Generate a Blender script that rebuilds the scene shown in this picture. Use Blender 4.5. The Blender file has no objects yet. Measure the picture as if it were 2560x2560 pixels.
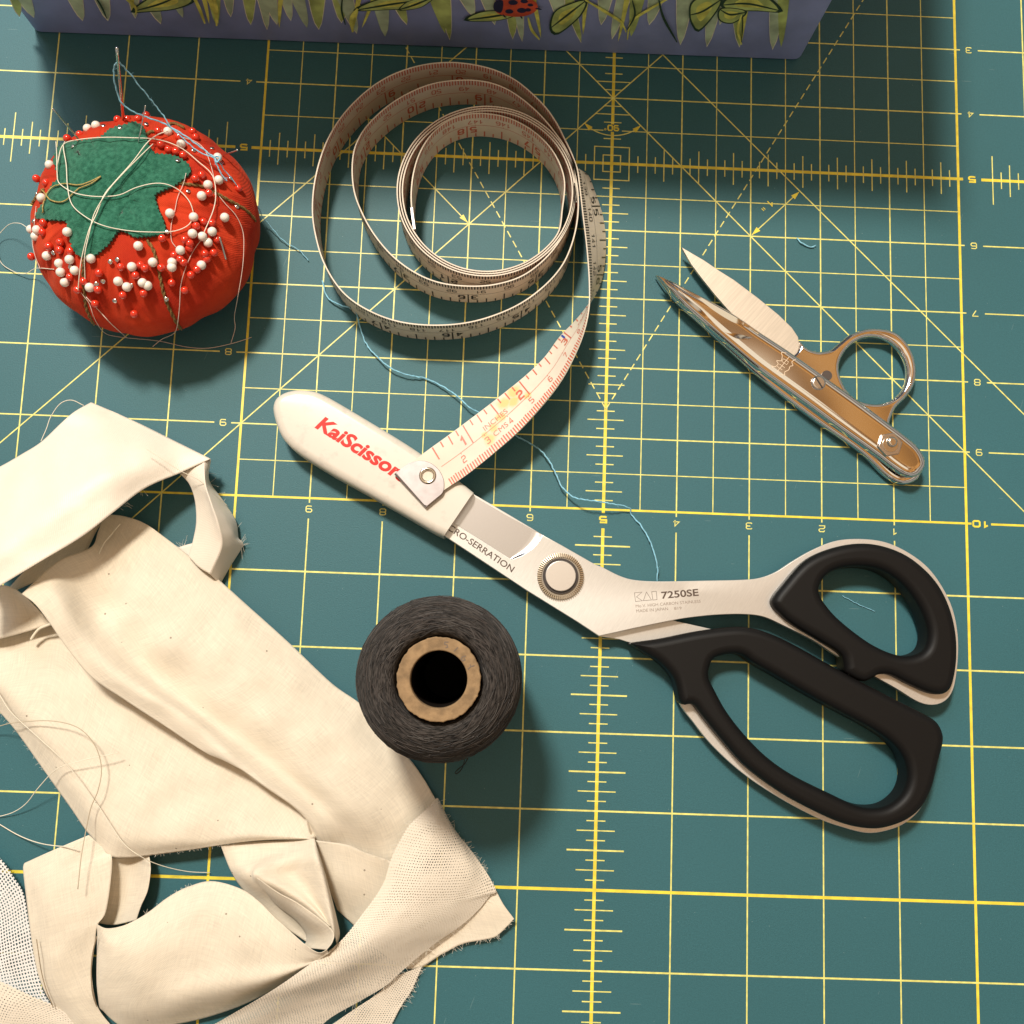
import bpy, math, random
from mathutils import Vector, Matrix, noise
from mathutils.geometry import tessellate_polygon, delaunay_2d_cdt
from mathutils.bvhtree import BVHTree

random.seed(7)
sc = bpy.context.scene
COL = sc.collection
IN = 0.0254
MM = 0.001

# ------------------------------------------------------------------ camera
CR = Matrix(((0.999111, -0.03844774, -0.01729084),
             (0.03577716, 0.99025198, -0.13461433),
             (0.0222979, 0.13387604, 0.9907472)))
CP = Vector((-0.4879 * IN, -2.96778 * IN, 13.86594 * IN))
FPX = 2568.6
cd = bpy.data.cameras.new('camera')
cam = bpy.data.objects.new('camera', cd)
COL.objects.link(cam)
cam.matrix_world = Matrix.Translation(CP) @ CR.to_4x4()
cd.sensor_fit = 'HORIZONTAL'
cd.sensor_width = 36.0
cd.lens = 36.0 * FPX / 2560.0
cd.clip_start = 0.01
cd.clip_end = 20.0
sc.camera = cam

# ------------------------------------------------------------------ room light
w = bpy.data.worlds.new('World')
sc.world = w
w.use_nodes = True
nt = w.node_tree
for n in list(nt.nodes):
    nt.nodes.remove(n)
wo = nt.nodes.new('ShaderNodeOutputWorld')
bg = nt.nodes.new('ShaderNodeBackground')
tc = nt.nodes.new('ShaderNodeTexCoord')
sep = nt.nodes.new('ShaderNodeSeparateXYZ')
rp = nt.nodes.new('ShaderNodeValToRGB')
nt.links.new(tc.outputs['Generated'], sep.inputs[0])
wn = nt.nodes.new('ShaderNodeTexNoise')
wn.inputs['Scale'].default_value = 3.6
nt.links.new(tc.outputs['Generated'], wn.inputs['Vector'])
wm = nt.nodes.new('ShaderNodeMath'); wm.operation = 'MULTIPLY_ADD'
nt.links.new(wn.outputs['Fac'], wm.inputs[0]); wm.inputs[1].default_value = .36
wm2 = nt.nodes.new('ShaderNodeMath'); wm2.operation = 'SUBTRACT'
nt.links.new(sep.outputs['Z'], wm.inputs[2]); nt.links.new(wm.outputs[0], wm2.inputs[0]); wm2.inputs[1].default_value = .18
nt.links.new(wm2.outputs[0], rp.inputs['Fac'])
el = rp.color_ramp.elements                       # invented bands of room glow by height, set for chrome reflections and fill
el[0].position = 0.0; el[0].color = (0.42, 0.40, 0.38, 1)
el[1].position = 1.0; el[1].color = (1.5, 1.3, 1.0, 1)
for p_, c_ in ((0.30, (0.55, 0.52, 0.48, 1)), (0.44, (0.40, 0.34, 0.28, 1)), (0.52, (0.10, 0.07, 0.05, 1)), (0.60, (1.0, 0.88, 0.72, 1)), (0.68, (0.90, 0.78, 0.62, 1)), (0.73, (0.10, 0.05, 0.03, 1)), (0.79, (0.60, 0.27, 0.07, 1)), (0.84, (1.1, 0.55, 0.18, 1)), (0.865, (0.95, 0.46, 0.15, 1)), (0.875, (0.10, 0.05, 0.03, 1)), (0.89, (0.80, 0.38, 0.11, 1)), (0.93, (0.95, 0.50, 0.18, 1)), (0.945, (0.70, 0.34, 0.11, 1)), (0.956, (0.16, 0.07, 0.03, 1)), (0.966, (0.62, 0.30, 0.10, 1)), (0.980, (1.5, 1.25, 0.92, 1))):
    e = el.new(p_); e.color = c_
nt.links.new(rp.outputs[0], bg.inputs['Color'])
bg.inputs['Strength'].default_value = 0.68
nt.links.new(bg.outputs[0], wo.inputs['Surface'])


def area_light(name, pos_in, target_in, size_in, power, color, shape='DISK'):
    ld = bpy.data.lights.new(name, 'AREA')
    ld.shape = shape
    ld.size = size_in * IN
    ld.energy = power
    ld.color = color
    o = bpy.data.objects.new(name, ld)
    COL.objects.link(o)
    p = Vector(pos_in) * IN
    o.location = p
    d = (Vector(target_in) * IN - p)
    o.rotation_euler = d.to_track_quat('-Z', 'Y').to_euler()
    return o


# inches in the mat's frame (x right, y up the picture, z up)
area_light('ceiling_lamp', (-15, 32, 60), (0, 0, 0), 9, 35.0, (1.0, 0.91, 0.78))
area_light('window_light', (-30, 46, 62), (0, 0, 0), 34, 11.0, (0.62, 0.82, 1.0))

sc.view_settings.view_transform = 'Standard'
sc.view_settings.look = 'None'
sc.view_settings.gamma = 1.0
sc.view_settings.exposure = 0.08
sc.view_settings.use_curve_mapping = False

# ------------------------------------------------------------------ helpers


def ray(u, v):
    d = Vector(((u - 1280) / FPX, -(v - 1280) / FPX, -1.0))
    return (CR @ d)


def P(u, v, z=0.0):
    """photo point (2560 px frame) at height z (mm) above the mat -> world point"""
    d = ray(u, v)
    t = (z * MM - CP.z) / d.z
    return CP + d * t


def crop(x0, y0, s):
    def f(x, y, z=None):
        a = (x0 + x * s, y0 + y * s)
        return a if z is None else (a[0], a[1], z)
    return f


K1 = crop(0, 0, 0.46584)
K2 = crop(700, 0, 0.46584)
K4 = crop(650, 850, 0.46584)
K5 = crop(1500, 500, 0.46584)
K6 = crop(1300, 1200, 0.62112)
F1 = crop(0, 900, 0.5176)
F2 = crop(0, 1700, 0.44513)
F3 = crop(600, 1700, 0.44513)
DD = crop(0, 0, 1.32505)


def g(X, Y, z=0.0):
    """mat coordinates in inches (labels) -> world"""
    return Vector(((X + 6) * IN, (Y + 9) * IN, z * MM))


def tag(o, label=None, cat=None, group=None, kind=None):
    if label: o['label'] = label
    if cat: o['category'] = cat
    if group: o['group'] = group
    if kind: o['kind'] = kind
    return o


def thing(name, label, cat, loc, group=None):
    o = bpy.data.objects.new(name, None)
    o.empty_display_size = 0.01
    COL.objects.link(o)
    o.location = loc
    return tag(o, label, cat, group)


def world_loc(o):
    v = Vector((0, 0, 0))
    while o:
        v += o.location
        o = o.parent
    return v


def mk(name, verts, faces, mats, parent=None, smooth=True, uvs=None, midx=None, loc=None, sharp=None):
    if parent is not None:
        base = world_loc(parent)
    elif loc is not None:
        base = Vector(loc)
    else:
        base = Vector((0, 0, 0))
    me = bpy.data.meshes.new(name)
    me.from_pydata([tuple(Vector(v) - base) for v in verts], [], [tuple(f) for f in faces])
    if not isinstance(mats, (list, tuple)):
        mats = [mats]
    for m in mats:
        me.materials.append(m)
    if midx:
        me.polygons.foreach_set('material_index', midx)
    if uvs:
        l = me.uv_layers.new(name='uv')
        for lp in me.loops:
            l.data[lp.index].uv = uvs[lp.vertex_index]
    me.validate()
    me.update()
    if smooth:
        me.polygons.foreach_set('use_smooth', [True] * len(me.polygons))
        if sharp:
            try:
                me.set_sharp_from_angle(angle=math.radians(sharp))
            except Exception:
                pass
    o = bpy.data.objects.new(name, me)
    COL.objects.link(o)
    if parent is not None:
        o.parent = parent
    elif loc is not None:
        o.location = base
    return o


class MB:
    def __init__(s): s.v = []; s.f = []; s.m = []; s.uv = []

    def add(s, vs, fs, m=0, uv=None):
        b = len(s.v)
        s.v += [Vector(x) for x in vs]
        s.f += [[i + b for i in f] for f in fs]
        s.m += [m] * len(fs)
        s.uv += uv if uv else [(x[0] * 1000, x[1] * 1000) for x in vs]

    def build(s, name, mats, parent=None, smooth=True, loc=None, sharp=None, uv=True):
        return mk(name, s.v, s.f, mats, parent, smooth, s.uv if uv else None, s.m, loc, sharp)


def cr(pts, n, closed=False):
    """Catmull-Rom through points (tuples of any length), n samples evenly spaced by chord"""
    pts = [Vector(p) for p in pts]
    m = len(pts)
    out = []
    segs = m if closed else m - 1
    for i in range(segs):
        p1 = pts[i]; p2 = pts[(i + 1) % m]
        p0 = pts[(i - 1) % m] if (closed or i > 0) else p1 * 2 - p2
        p3 = pts[(i + 2) % m] if (closed or i + 2 < m) else p2 * 2 - p1
        # centripetal-like tension limit
        k = 16
        for j in range(k):
            t = j / k
            out.append(0.5 * ((2 * p1) + (p2 - p0) * t + (2 * p0 - 5 * p1 + 4 * p2 - p3) * t * t + (3 * p1 - p0 - 3 * p2 + p3) * t ** 3))
    if not closed:
        out.append(pts[-1].copy())
    else:
        out.append(pts[0].copy())
    L = [0.0]
    for i in range(1, len(out)):
        L.append(L[-1] + (out[i] - out[i - 1]).length)
    tot = L[-1]
    res = []
    j = 0
    cnt = n if closed else n - 1
    for i in range(n):
        d = tot * i / cnt
        while j < len(L) - 2 and L[j + 1] < d: j += 1
        a = (d - L[j]) / max(L[j + 1] - L[j], 1e-12)
        res.append(out[j].lerp(out[j + 1], min(max(a, 0), 1)))
    return res


def poly_n(pts, closed=True, n=2):
    """resample a polygon keeping its corners: n per edge"""
    out = []
    m = len(pts)
    for i in range(m if closed else m - 1):
        a = Vector(pts[i]); b = Vector(pts[(i + 1) % m])
        for j in range(n):
            out.append(a.lerp(b, j / n))
    if not closed: out.append(Vector(pts[-1]))
    return out


def area2(p):
    return 0.5 * sum(p[i][0] * p[(i + 1) % len(p)][1] - p[(i + 1) % len(p)][0] * p[i][1] for i in range(len(p)))


def offset2(p, d):
    """offset closed ccw 2d polygon inward by d"""
    n = len(p); out = []
    for i in range(n):
        a = p[i - 1]; b = p[i]; c = p[(i + 1) % n]
        e1 = Vector((b[0] - a[0], b[1] - a[1])); e2 = Vector((c[0] - b[0], c[1] - b[1]))
        if e1.length < 1e-12: e1 = e2
        if e2.length < 1e-12: e2 = e1
        e1 = e1.normalized(); e2 = e2.normalized()
        n1 = Vector((-e1.y, e1.x)); n2 = Vector((-e2.y, e2.x))
        m_ = n1 + n2
        if m_.length < 1e-6: m_ = n1
        m_ = m_.normalized()
        k = 1.0 / max(m_.dot(n1), 0.5)
        out.append(Vector((b[0] + m_.x * d * k, b[1] + m_.y * d * k)))
    return out


def pix_loop(pts, z, n=160, smooth=True):
    """photo outline -> 2d world loop at height z, ccw"""
    q = [P(a[0], a[1], z).xy for a in pts]
    q = [v.copy() for v in (cr(q, n, True) if smooth else q)]
    if area2(q) < 0: q.reverse()
    return q


def inset_limits(loops, dmax):
    """how far each vertex may move along its inward normal before meeting the medial axis"""
    segs = []
    for lp in loops:
        for i in range(len(lp)):
            a = lp[i]; b = lp[(i + 1) % len(lp)]
            segs.append((a[0], a[1], b[0] - a[0], b[1] - a[1], max((b[0] - a[0]) ** 2 + (b[1] - a[1]) ** 2, 1e-18)))

    def dist(x, y, near):
        m_ = 1e9
        for (ax, ay, dx, dy, l2) in near:
            t = ((x - ax) * dx + (y - ay) * dy) / l2
            t = 0 if t < 0 else 1 if t > 1 else t
            ex = x - ax - t * dx; ey = y - ay - t * dy
            d = ex * ex + ey * ey
            if d < m_: m_ = d
        return math.sqrt(m_)
    dirs = []; lims = []
    for lp in loops:
        full = offset2(lp, dmax)
        D = []; Lm = []
        for i, p in enumerate(lp):
            v = Vector((full[i][0] - p[0], full[i][1] - p[1]))
            near = [s_ for s_ in segs if abs(s_[0] - p[0]) < 3.2 * dmax + abs(s_[2]) and abs(s_[1] - p[1]) < 3.2 * dmax + abs(s_[3])]
            lo, hi = 0.0, 1.0
            if dist(p[0] + v.x, p[1] + v.y, near) >= dmax * .93: lo = 1.0
            else:
                for _ in range(9):
                    mdl = (lo + hi) / 2
                    if dist(p[0] + v.x * mdl, p[1] + v.y * mdl, near) >= dmax * mdl * .93: lo = mdl
                    else: hi = mdl
            D.append(v); Lm.append(lo)
        dirs.append(D); lims.append(Lm)
    return dirs, lims


def slab(mb, loop, z0, z1, bt=0.3, bb=0.0, seg=4, holes=(), m=0, bh=None):
    """solid plate from a ccw 2d loop (metres), z in mm; top edge rounded over width bt and height bh, bottom bb"""
    loops = [loop] + list(holes)
    if bh is None: bh = bt
    prof = []                                     # (inset, z as a function of the real inset)
    if bb > 0:
        for k in range(seg, 0, -1): prof.append((bb * (1 - math.cos(math.pi / 2 * k / seg)), 'b'))
        prof.append((0, 'b'))
    else: prof.append((0, 'b'))
    if bt > 0:
        for k in range(0, seg + 1): prof.append((bt * (1 - math.cos(math.pi / 2 * k / seg)), 't'))
    else: prof.append((0, 't'))
    dm = max(bt, bb)
    big = dm > .9
    if big: dirs, lims = inset_limits(loops, dm * MM)
    rings_all = []
    for li, lp in enumerate(loops):
        n = len(lp)
        rings = []
        for (ins, kind) in prof:
            q = offset2(lp, ins * MM) if (ins > 0 and not big) else lp
            ring = []
            for i, a in enumerate(q):
                t = ins
                if big and ins > 0:
                    f = min(ins / dm, lims[li][i]); t = f * dm
                    a = lp[i] + dirs[li][i] * f
                if kind == 't': z = z1 - bh + bh * math.sqrt(max(0, 1 - (1 - t / bt) ** 2)) if bt > 0 else z1
                else: z = z0 + bb - bb * math.sqrt(max(0, 1 - (1 - t / bb) ** 2)) if bb > 0 else z0
                ring.append(Vector((a[0], a[1], z * MM)))
            rings.append(ring)
        vs = [v for r_ in rings for v in r_]
        fs = []
        for k in range(len(rings) - 1):
            for i in range(n):
                j = (i + 1) % n
                fs.append([k * n + i, k * n + j, (k + 1) * n + j, (k + 1) * n + i])
        mb.add(vs, fs, m)
        rings_all.append(rings)
    for idx, flip in ((-1, False), (0, True)):
        lps = [[v.copy() for v in rr[idx]] for rr in rings_all]
        tris = tessellate_polygon([[Vector((v.x, v.y, 0)) for v in l] for l in lps])
        flat = [v for l in lps for v in l]
        fs = []
        for t in tris:
            a, b, c = flat[t[0]], flat[t[1]], flat[t[2]]
            nz = (b - a).cross(c - a).z
            t = list(t)
            if (nz < 0) != flip: t.reverse()
            fs.append(t)
        mb.add(flat, fs, m)


def patch(rails, nu, nv, fn=None):
    """loft: rails (lists of world points) running the same way; returns verts, faces, uv in mm"""
    R = [cr(r, nu) for r in rails]
    rows = []
    for i in range(nu):
        rows.append(cr([r[i] for r in R], nv) if len(R) > 2 else [R[0][i].lerp(R[1][i], j / (nv - 1)) for j in range(nv)])
    mid = nv // 2
    su = [0.0]
    for i in range(1, nu): su.append(su[-1] + (rows[i][mid] - rows[i - 1][mid]).length)
    verts = []; uv = []
    for i in range(nu):
        sv = 0.0
        for j in range(nv):
            if j: sv += (rows[i][j] - rows[i][j - 1]).length
            p = rows[i][j]
            if fn: p = fn(p, i / (nu - 1), j / (nv - 1))
            verts.append(p); uv.append((su[i] * 1000, sv * 1000))
    faces = []
    for i in range(nu - 1):
        for j in range(nv - 1):
            a = i * nv + j
            faces.append([a, a + 1, a + nv + 1, a + nv])
    return verts, faces, uv


def tube(mb, pts, r, seg=6, m=0, r2=None, cap=True):
    n = len(pts)
    vs = []; fs = []
    up = Vector((0.123, 0.456, 0.87)).normalized()
    prevx = None
    for i in range(n):
        t = (pts[min(i + 1, n - 1)] - pts[max(i - 1, 0)])
        if t.length < 1e-12: t = Vector((0, 0, 1))
        t.normalize()
        x = (prevx - t * prevx.dot(t)) if prevx is not None else t.cross(up)
        if x.length < 1e-6: x = t.orthogonal()
        x.normalize(); y = t.cross(x); prevx = x
        rr = r if r2 is None else r + (r2 - r) * i / (n - 1)
        for k in range(seg):
            a = 2 * math.pi * k / seg
            vs.append(pts[i] + x * math.cos(a) * rr + y * math.sin(a) * rr)
    for i in range(n - 1):
        for k in range(seg):
            fs.append([i * seg + k, i * seg + (k + 1) % seg, (i + 1) * seg + (k + 1) % seg, (i + 1) * seg + k])
    if cap:
        fs.append(list(range(seg))[::-1]); fs.append([(n - 1) * seg + k for k in range(seg)])
    mb.add(vs, fs, m)


def ribbon2(pts, wd, closed=False):
    """mitred flat stroke in 2d: returns verts2, faces"""
    pts = [Vector(p[:2]) for p in pts]
    n = len(pts)
    L = []
    for i in range(n):
        a = pts[i - 1] if (closed or i > 0) else None
        b = pts[i]
        c = pts[(i + 1) % n] if (closed or i < n - 1) else None
        e1 = (b - a).normalized() if a is not None else (c - b).normalized()
        e2 = (c - b).normalized() if c is not None else e1
        n1 = Vector((-e1.y, e1.x)); n2 = Vector((-e2.y, e2.x))
        m_ = (n1 + n2)
        m_ = m_.normalized() if m_.length > 1e-6 else n1
        k = 1.0 / max(m_.dot(n1), 0.45)
        L.append(b + m_ * wd / 2 * k); L.append(b - m_ * wd / 2 * k)
    fs = []
    for i in range(n if closed else n - 1):
        j = (i + 1) % n
        fs.append([2 * i + 1, 2 * j + 1, 2 * j, 2 * i])
    return L, fs


DIG = {
    '0': [([(0, .18), (0, .82), (.18, 1), (.82, 1), (1, .82), (1, .18), (.82, 0), (.18, 0)], 1)],
    '1': [([(.15, .72), (.6, 1), (.6, 0)], 0)],
    '2': [([(0, .8), (.18, 1), (.82, 1), (1, .82), (1, .66), (.82, .52), (.18, .48), (0, .3), (0, 0), (1, 0)], 0)],
    '3': [([(0, .88), (.15, 1), (.82, 1), (1, .85), (1, .62), (.85, .52), (.3, .52)], 0), ([(.8, .51), (1, .4), (1, .15), (.82, 0), (.15, 0), (0, .12)], 0)],
    '4': [([(.72, 0), (.72, 1), (0, .28), (1, .28)], 0)],
    '5': [([(1, 1), (.02, 1), (.02, .56), (.82, .56), (1, .42), (1, .15), (.82, 0), (.15, 0), (0, .12)], 0)],
    '6': [([(.95, .92), (.82, 1), (.18, 1), (0, .82), (0, .18), (.18, 0), (.82, 0), (1, .18), (1, .38), (.82, .54), (.06, .54)], 0)],
    '7': [([(0, 1), (1, 1), (1, .85), (.4, 0)], 0)],
    '8': [([(.18, .53), (0, .68), (0, .85), (.18, 1), (.82, 1), (1, .85), (1, .68), (.82, .53)], 1), ([(.16, .51), (0, .38), (0, .15), (.18, 0), (.82, 0), (1, .15), (1, .38), (.84, .51)], 0)],
    '9': [([(.05, .08), (.18, 0), (.82, 0), (1, .18), (1, .82), (.82, 1), (.18, 1), (0, .82), (0, .62), (.18, .46), (.94, .46)], 0)],
}


def digits(text, wd, ht, gap, stroke):
    """list of (verts2, faces) centred on the origin"""
    out = []
    n = len(text)
    tot = n * wd + (n - 1) * gap
    for i, ch in enumerate(text):
        x0 = -tot / 2 + i * (wd + gap)
        for (pl, cl) in DIG[ch]:
            pts = [(x0 + p[0] * wd, (p[1] - .5) * ht) for p in pl]
            out.append(ribbon2(pts, stroke, bool(cl)))
    return out


def text2(body, bold=0.0, shear=0.0, spacing=1.0):
    """built-in font -> (verts2, faces) with lower-left at 0,0 and cap height 1"""
    def raw(b, bd):
        cu = bpy.data.curves.new('t', 'FONT')
        cu.body = b; cu.offset = bd; cu.shear = shear; cu.space_character = spacing; cu.resolution_u = 4
        ob = bpy.data.objects.new('t', cu)
        COL.objects.link(ob)
        dg = bpy.context.evaluated_depsgraph_get()
        me = bpy.data.meshes.new_from_object(ob.evaluated_get(dg))
        vs = [v.co.xy.copy() for v in me.vertices]
        fs = [list(p.vertices) for p in me.polygons]
        bpy.data.objects.remove(ob); bpy.data.curves.remove(cu); bpy.data.meshes.remove(me)
        return vs, fs
    ref, _ = raw('H', bold)
    h = max(v.y for v in ref) - min(v.y for v in ref)
    y0 = min(v.y for v in ref)
    vs, fs = raw(body, bold)
    x0 = min(v.x for v in vs)
    return [Vector(((v.x - x0) / h, (v.y - y0) / h)) for v in vs], fs


def text_on(mb, body, a, b, ht, z, bold=0.0, shear=0.0, m=0, spacing=1.0):
    """text whose baseline runs from photo point a to b (start..end), cap height ht (mm), flat at height z (mm)"""
    vs, fs = text2(body, bold, shear, spacing)
    wmax = max(v.x for v in vs)
    A = P(a[0], a[1], z); B = P(b[0], b[1], z)
    ux = (B - A) / wmax
    uy = Vector((-ux.y, ux.x, 0)).normalized() * ht * MM
    mb.add([A + ux * v.x + uy * v.y for v in vs], fs, m)


# ------------------------------------------------------------------ materials
def M(name, col, rough=.5, metal=0.0, var=0.0, vs=200.0, bump=0.0, bs=1500.0, sheen=0.0, coat=0.0, spec=.5, col2=None, aniso=0.0, trans=0.0, lo=.35, hi=.65, stretch=None, croug=.1):
    m = bpy.data.materials.new(name)
    m.use_nodes = True
    t = m.node_tree
    b = t.nodes['Principled BSDF']
    b.inputs['Base Color'].default_value = (*col, 1)
    b.inputs['Roughness'].default_value = rough
    b.inputs['Metallic'].default_value = metal
    b.inputs['Specular IOR Level'].default_value = spec
    b.inputs['Sheen Weight'].default_value = sheen
    b.inputs['Coat Weight'].default_value = coat
    b.inputs['Coat Roughness'].default_value = croug
    b.inputs['Anisotropic'].default_value = aniso
    tcn = t.nodes.new('ShaderNodeTexCoord')
    src = tcn.outputs['Object']
    if stretch:
        mp = t.nodes.new('ShaderNodeMapping')
        mp.inputs['Rotation'].default_value = (0, 0, stretch[0])
        mp.vector_type = 'TEXTURE'
        mp.inputs['Scale'].default_value = tuple(1 / k for k in stretch[1])
        t.links.new(src, mp.inputs[0]); src = mp.outputs[0]
    if var > 0 or col2:
        nn = t.nodes.new('ShaderNodeTexNoise')
        nn.inputs['Scale'].default_value = vs
        nn.inputs['Detail'].default_value = 5
        t.links.new(src, nn.inputs['Vector'])
        r = t.nodes.new('ShaderNodeValToRGB')
        c2 = col2 if col2 else tuple(min(1, c * (1 + var)) for c in col)
        c1 = tuple(c * (1 - var) for c in col) if not col2 else col
        r.color_ramp.elements[0].position = lo; r.color_ramp.elements[0].color = (*c1, 1)
        r.color_ramp.elements[1].position = hi; r.color_ramp.elements[1].color = (*c2, 1)
        t.links.new(nn.outputs['Fac'], r.inputs[0])
        t.links.new(r.outputs[0], b.inputs['Base Color'])
    if bump > 0:
        n2 = t.nodes.new('ShaderNodeTexNoise')
        n2.inputs['Scale'].default_value = bs
        n2.inputs['Detail'].default_value = 3
        t.links.new(src, n2.inputs['Vector'])
        bp = t.nodes.new('ShaderNodeBump')
        bp.inputs['Strength'].default_value = bump
        bp.inputs['Distance'].default_value = 0.0003
        t.links.new(n2.outputs['Fac'], bp.inputs['Height'])
        t.links.new(bp.outputs[0], b.inputs['Normal'])
    return m


def N(t, typ, **kw):
    n = t.nodes.new(typ)
    for k, v in kw.items():
        setattr(n, k, v)
    return n


def mth(t, op, a, b=None, c=None):
    n = t.nodes.new('ShaderNodeMath'); n.operation = op
    for i, x in enumerate((a, b, c)):
        if x is None: continue
        if isinstance(x, (int, float)): n.inputs[i].default_value = x
        else: t.links.new(x, n.inputs[i])
    return n.outputs[0]
# ------------------------------------------------------------------ cutting mat
def mat_surface():
    m = M('mat_green', (0.032, 0.121, 0.144), rough=.5, spec=.33, bump=.25, bs=2600)
    t = m.node_tree; b = t.nodes['Principled BSDF']
    tcn = t.nodes.new('ShaderNodeTexCoord')
    # broad mottling, fine speckle, pale dust and hair-thin cut scratches
    n1 = N(t, 'ShaderNodeTexNoise'); n1.inputs['Scale'].default_value = 9; n1.inputs['Detail'].default_value = 6
    n2 = N(t, 'ShaderNodeTexNoise'); n2.inputs['Scale'].default_value = 1700; n2.inputs['Detail'].default_value = 2
    for n_ in (n1, n2): t.links.new(tcn.outputs['Object'], n_.inputs['Vector'])
    f = mth(t, 'ADD', mth(t, 'MULTIPLY', n1.outputs['Fac'], .22), mth(t, 'MULTIPLY', n2.outputs['Fac'], .34))
    f = mth(t, 'ADD', f, .72)
    vm = N(t, 'ShaderNodeVectorMath', operation='SCALE')
    vm.inputs[0].default_value = (0.032, 0.121, 0.144)
    t.links.new(f, vm.inputs['Scale'])
    vo = N(t, 'ShaderNodeTexVoronoi'); vo.inputs['Scale'].default_value = 210
    t.links.new(tcn.outputs['Object'], vo.inputs['Vector'])
    spk = mth(t, 'LESS_THAN', vo.outputs['Distance'], .028)
    mp = N(t, 'ShaderNodeMapping'); mp.inputs['Scale'].default_value = (26, 420, 1); mp.inputs['Rotation'].default_value = (0, 0, .5)
    t.links.new(tcn.outputs['Object'], mp.inputs[0])
    vo2 = N(t, 'ShaderNodeTexVoronoi'); vo2.inputs['Scale'].default_value = 1.0
    t.links.new(mp.outputs[0], vo2.inputs['Vector'])
    n3 = N(t, 'ShaderNodeTexNoise'); n3.inputs['Scale'].default_value = 23
    t.links.new(tcn.outputs['Object'], n3.inputs['Vector'])
    scr = mth(t, 'MULTIPLY', mth(t, 'LESS_THAN', vo2.outputs['Distance'], .05), mth(t, 'GREATER_THAN', n3.outputs['Fac'], .56))
    mp2 = N(t, 'ShaderNodeMapping'); mp2.vector_type = 'TEXTURE'; mp2.inputs['Rotation'].default_value = (0, 0, 1.25); mp2.inputs['Scale'].default_value = (1 / 30, 1 / 700, 1)
    t.links.new(tcn.outputs['Object'], mp2.inputs[0])
    vo3 = N(t, 'ShaderNodeTexVoronoi'); vo3.inputs['Scale'].default_value = 1.0
    t.links.new(mp2.outputs[0], vo3.inputs['Vector'])
    n5 = N(t, 'ShaderNodeTexNoise'); n5.inputs['Scale'].default_value = 31
    t.links.new(tcn.outputs['Object'], n5.inputs['Vector'])
    scr2 = mth(t, 'MULTIPLY', mth(t, 'LESS_THAN', vo3.outputs['Distance'], .07), mth(t, 'GREATER_THAN', n5.outputs['Fac'], .60))
    scr = mth(t, 'MAXIMUM', scr, scr2)
    both = mth(t, 'MINIMUM', mth(t, 'ADD', mth(t, 'MULTIPLY', spk, .45), mth(t, 'MULTIPLY', scr, .24)), .5)
    mx = N(t, 'ShaderNodeMix', data_type='RGBA')
    t.links.new(both, mx.inputs['Factor'])
    t.links.new(vm.outputs[0], mx.inputs['A'])
    mx.inputs['B'].default_value = (.26, .36, .36, 1)
    t.links.new(mx.outputs['Result'], b.inputs['Base Color'])
    rr = mth(t, 'ADD', mth(t, 'MULTIPLY', n1.outputs['Fac'], .14), .46)
    t.links.new(rr, b.inputs['Roughness'])
    return m


MATG = mat_surface()
INK_Y = M('yellow_ink', (0.80, 0.66, 0.06), rough=.42, var=.12, vs=300)
INK_C = M('pale_yellow_ink', (0.73, 0.70, 0.20), rough=.45, var=.16, vs=420)


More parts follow.
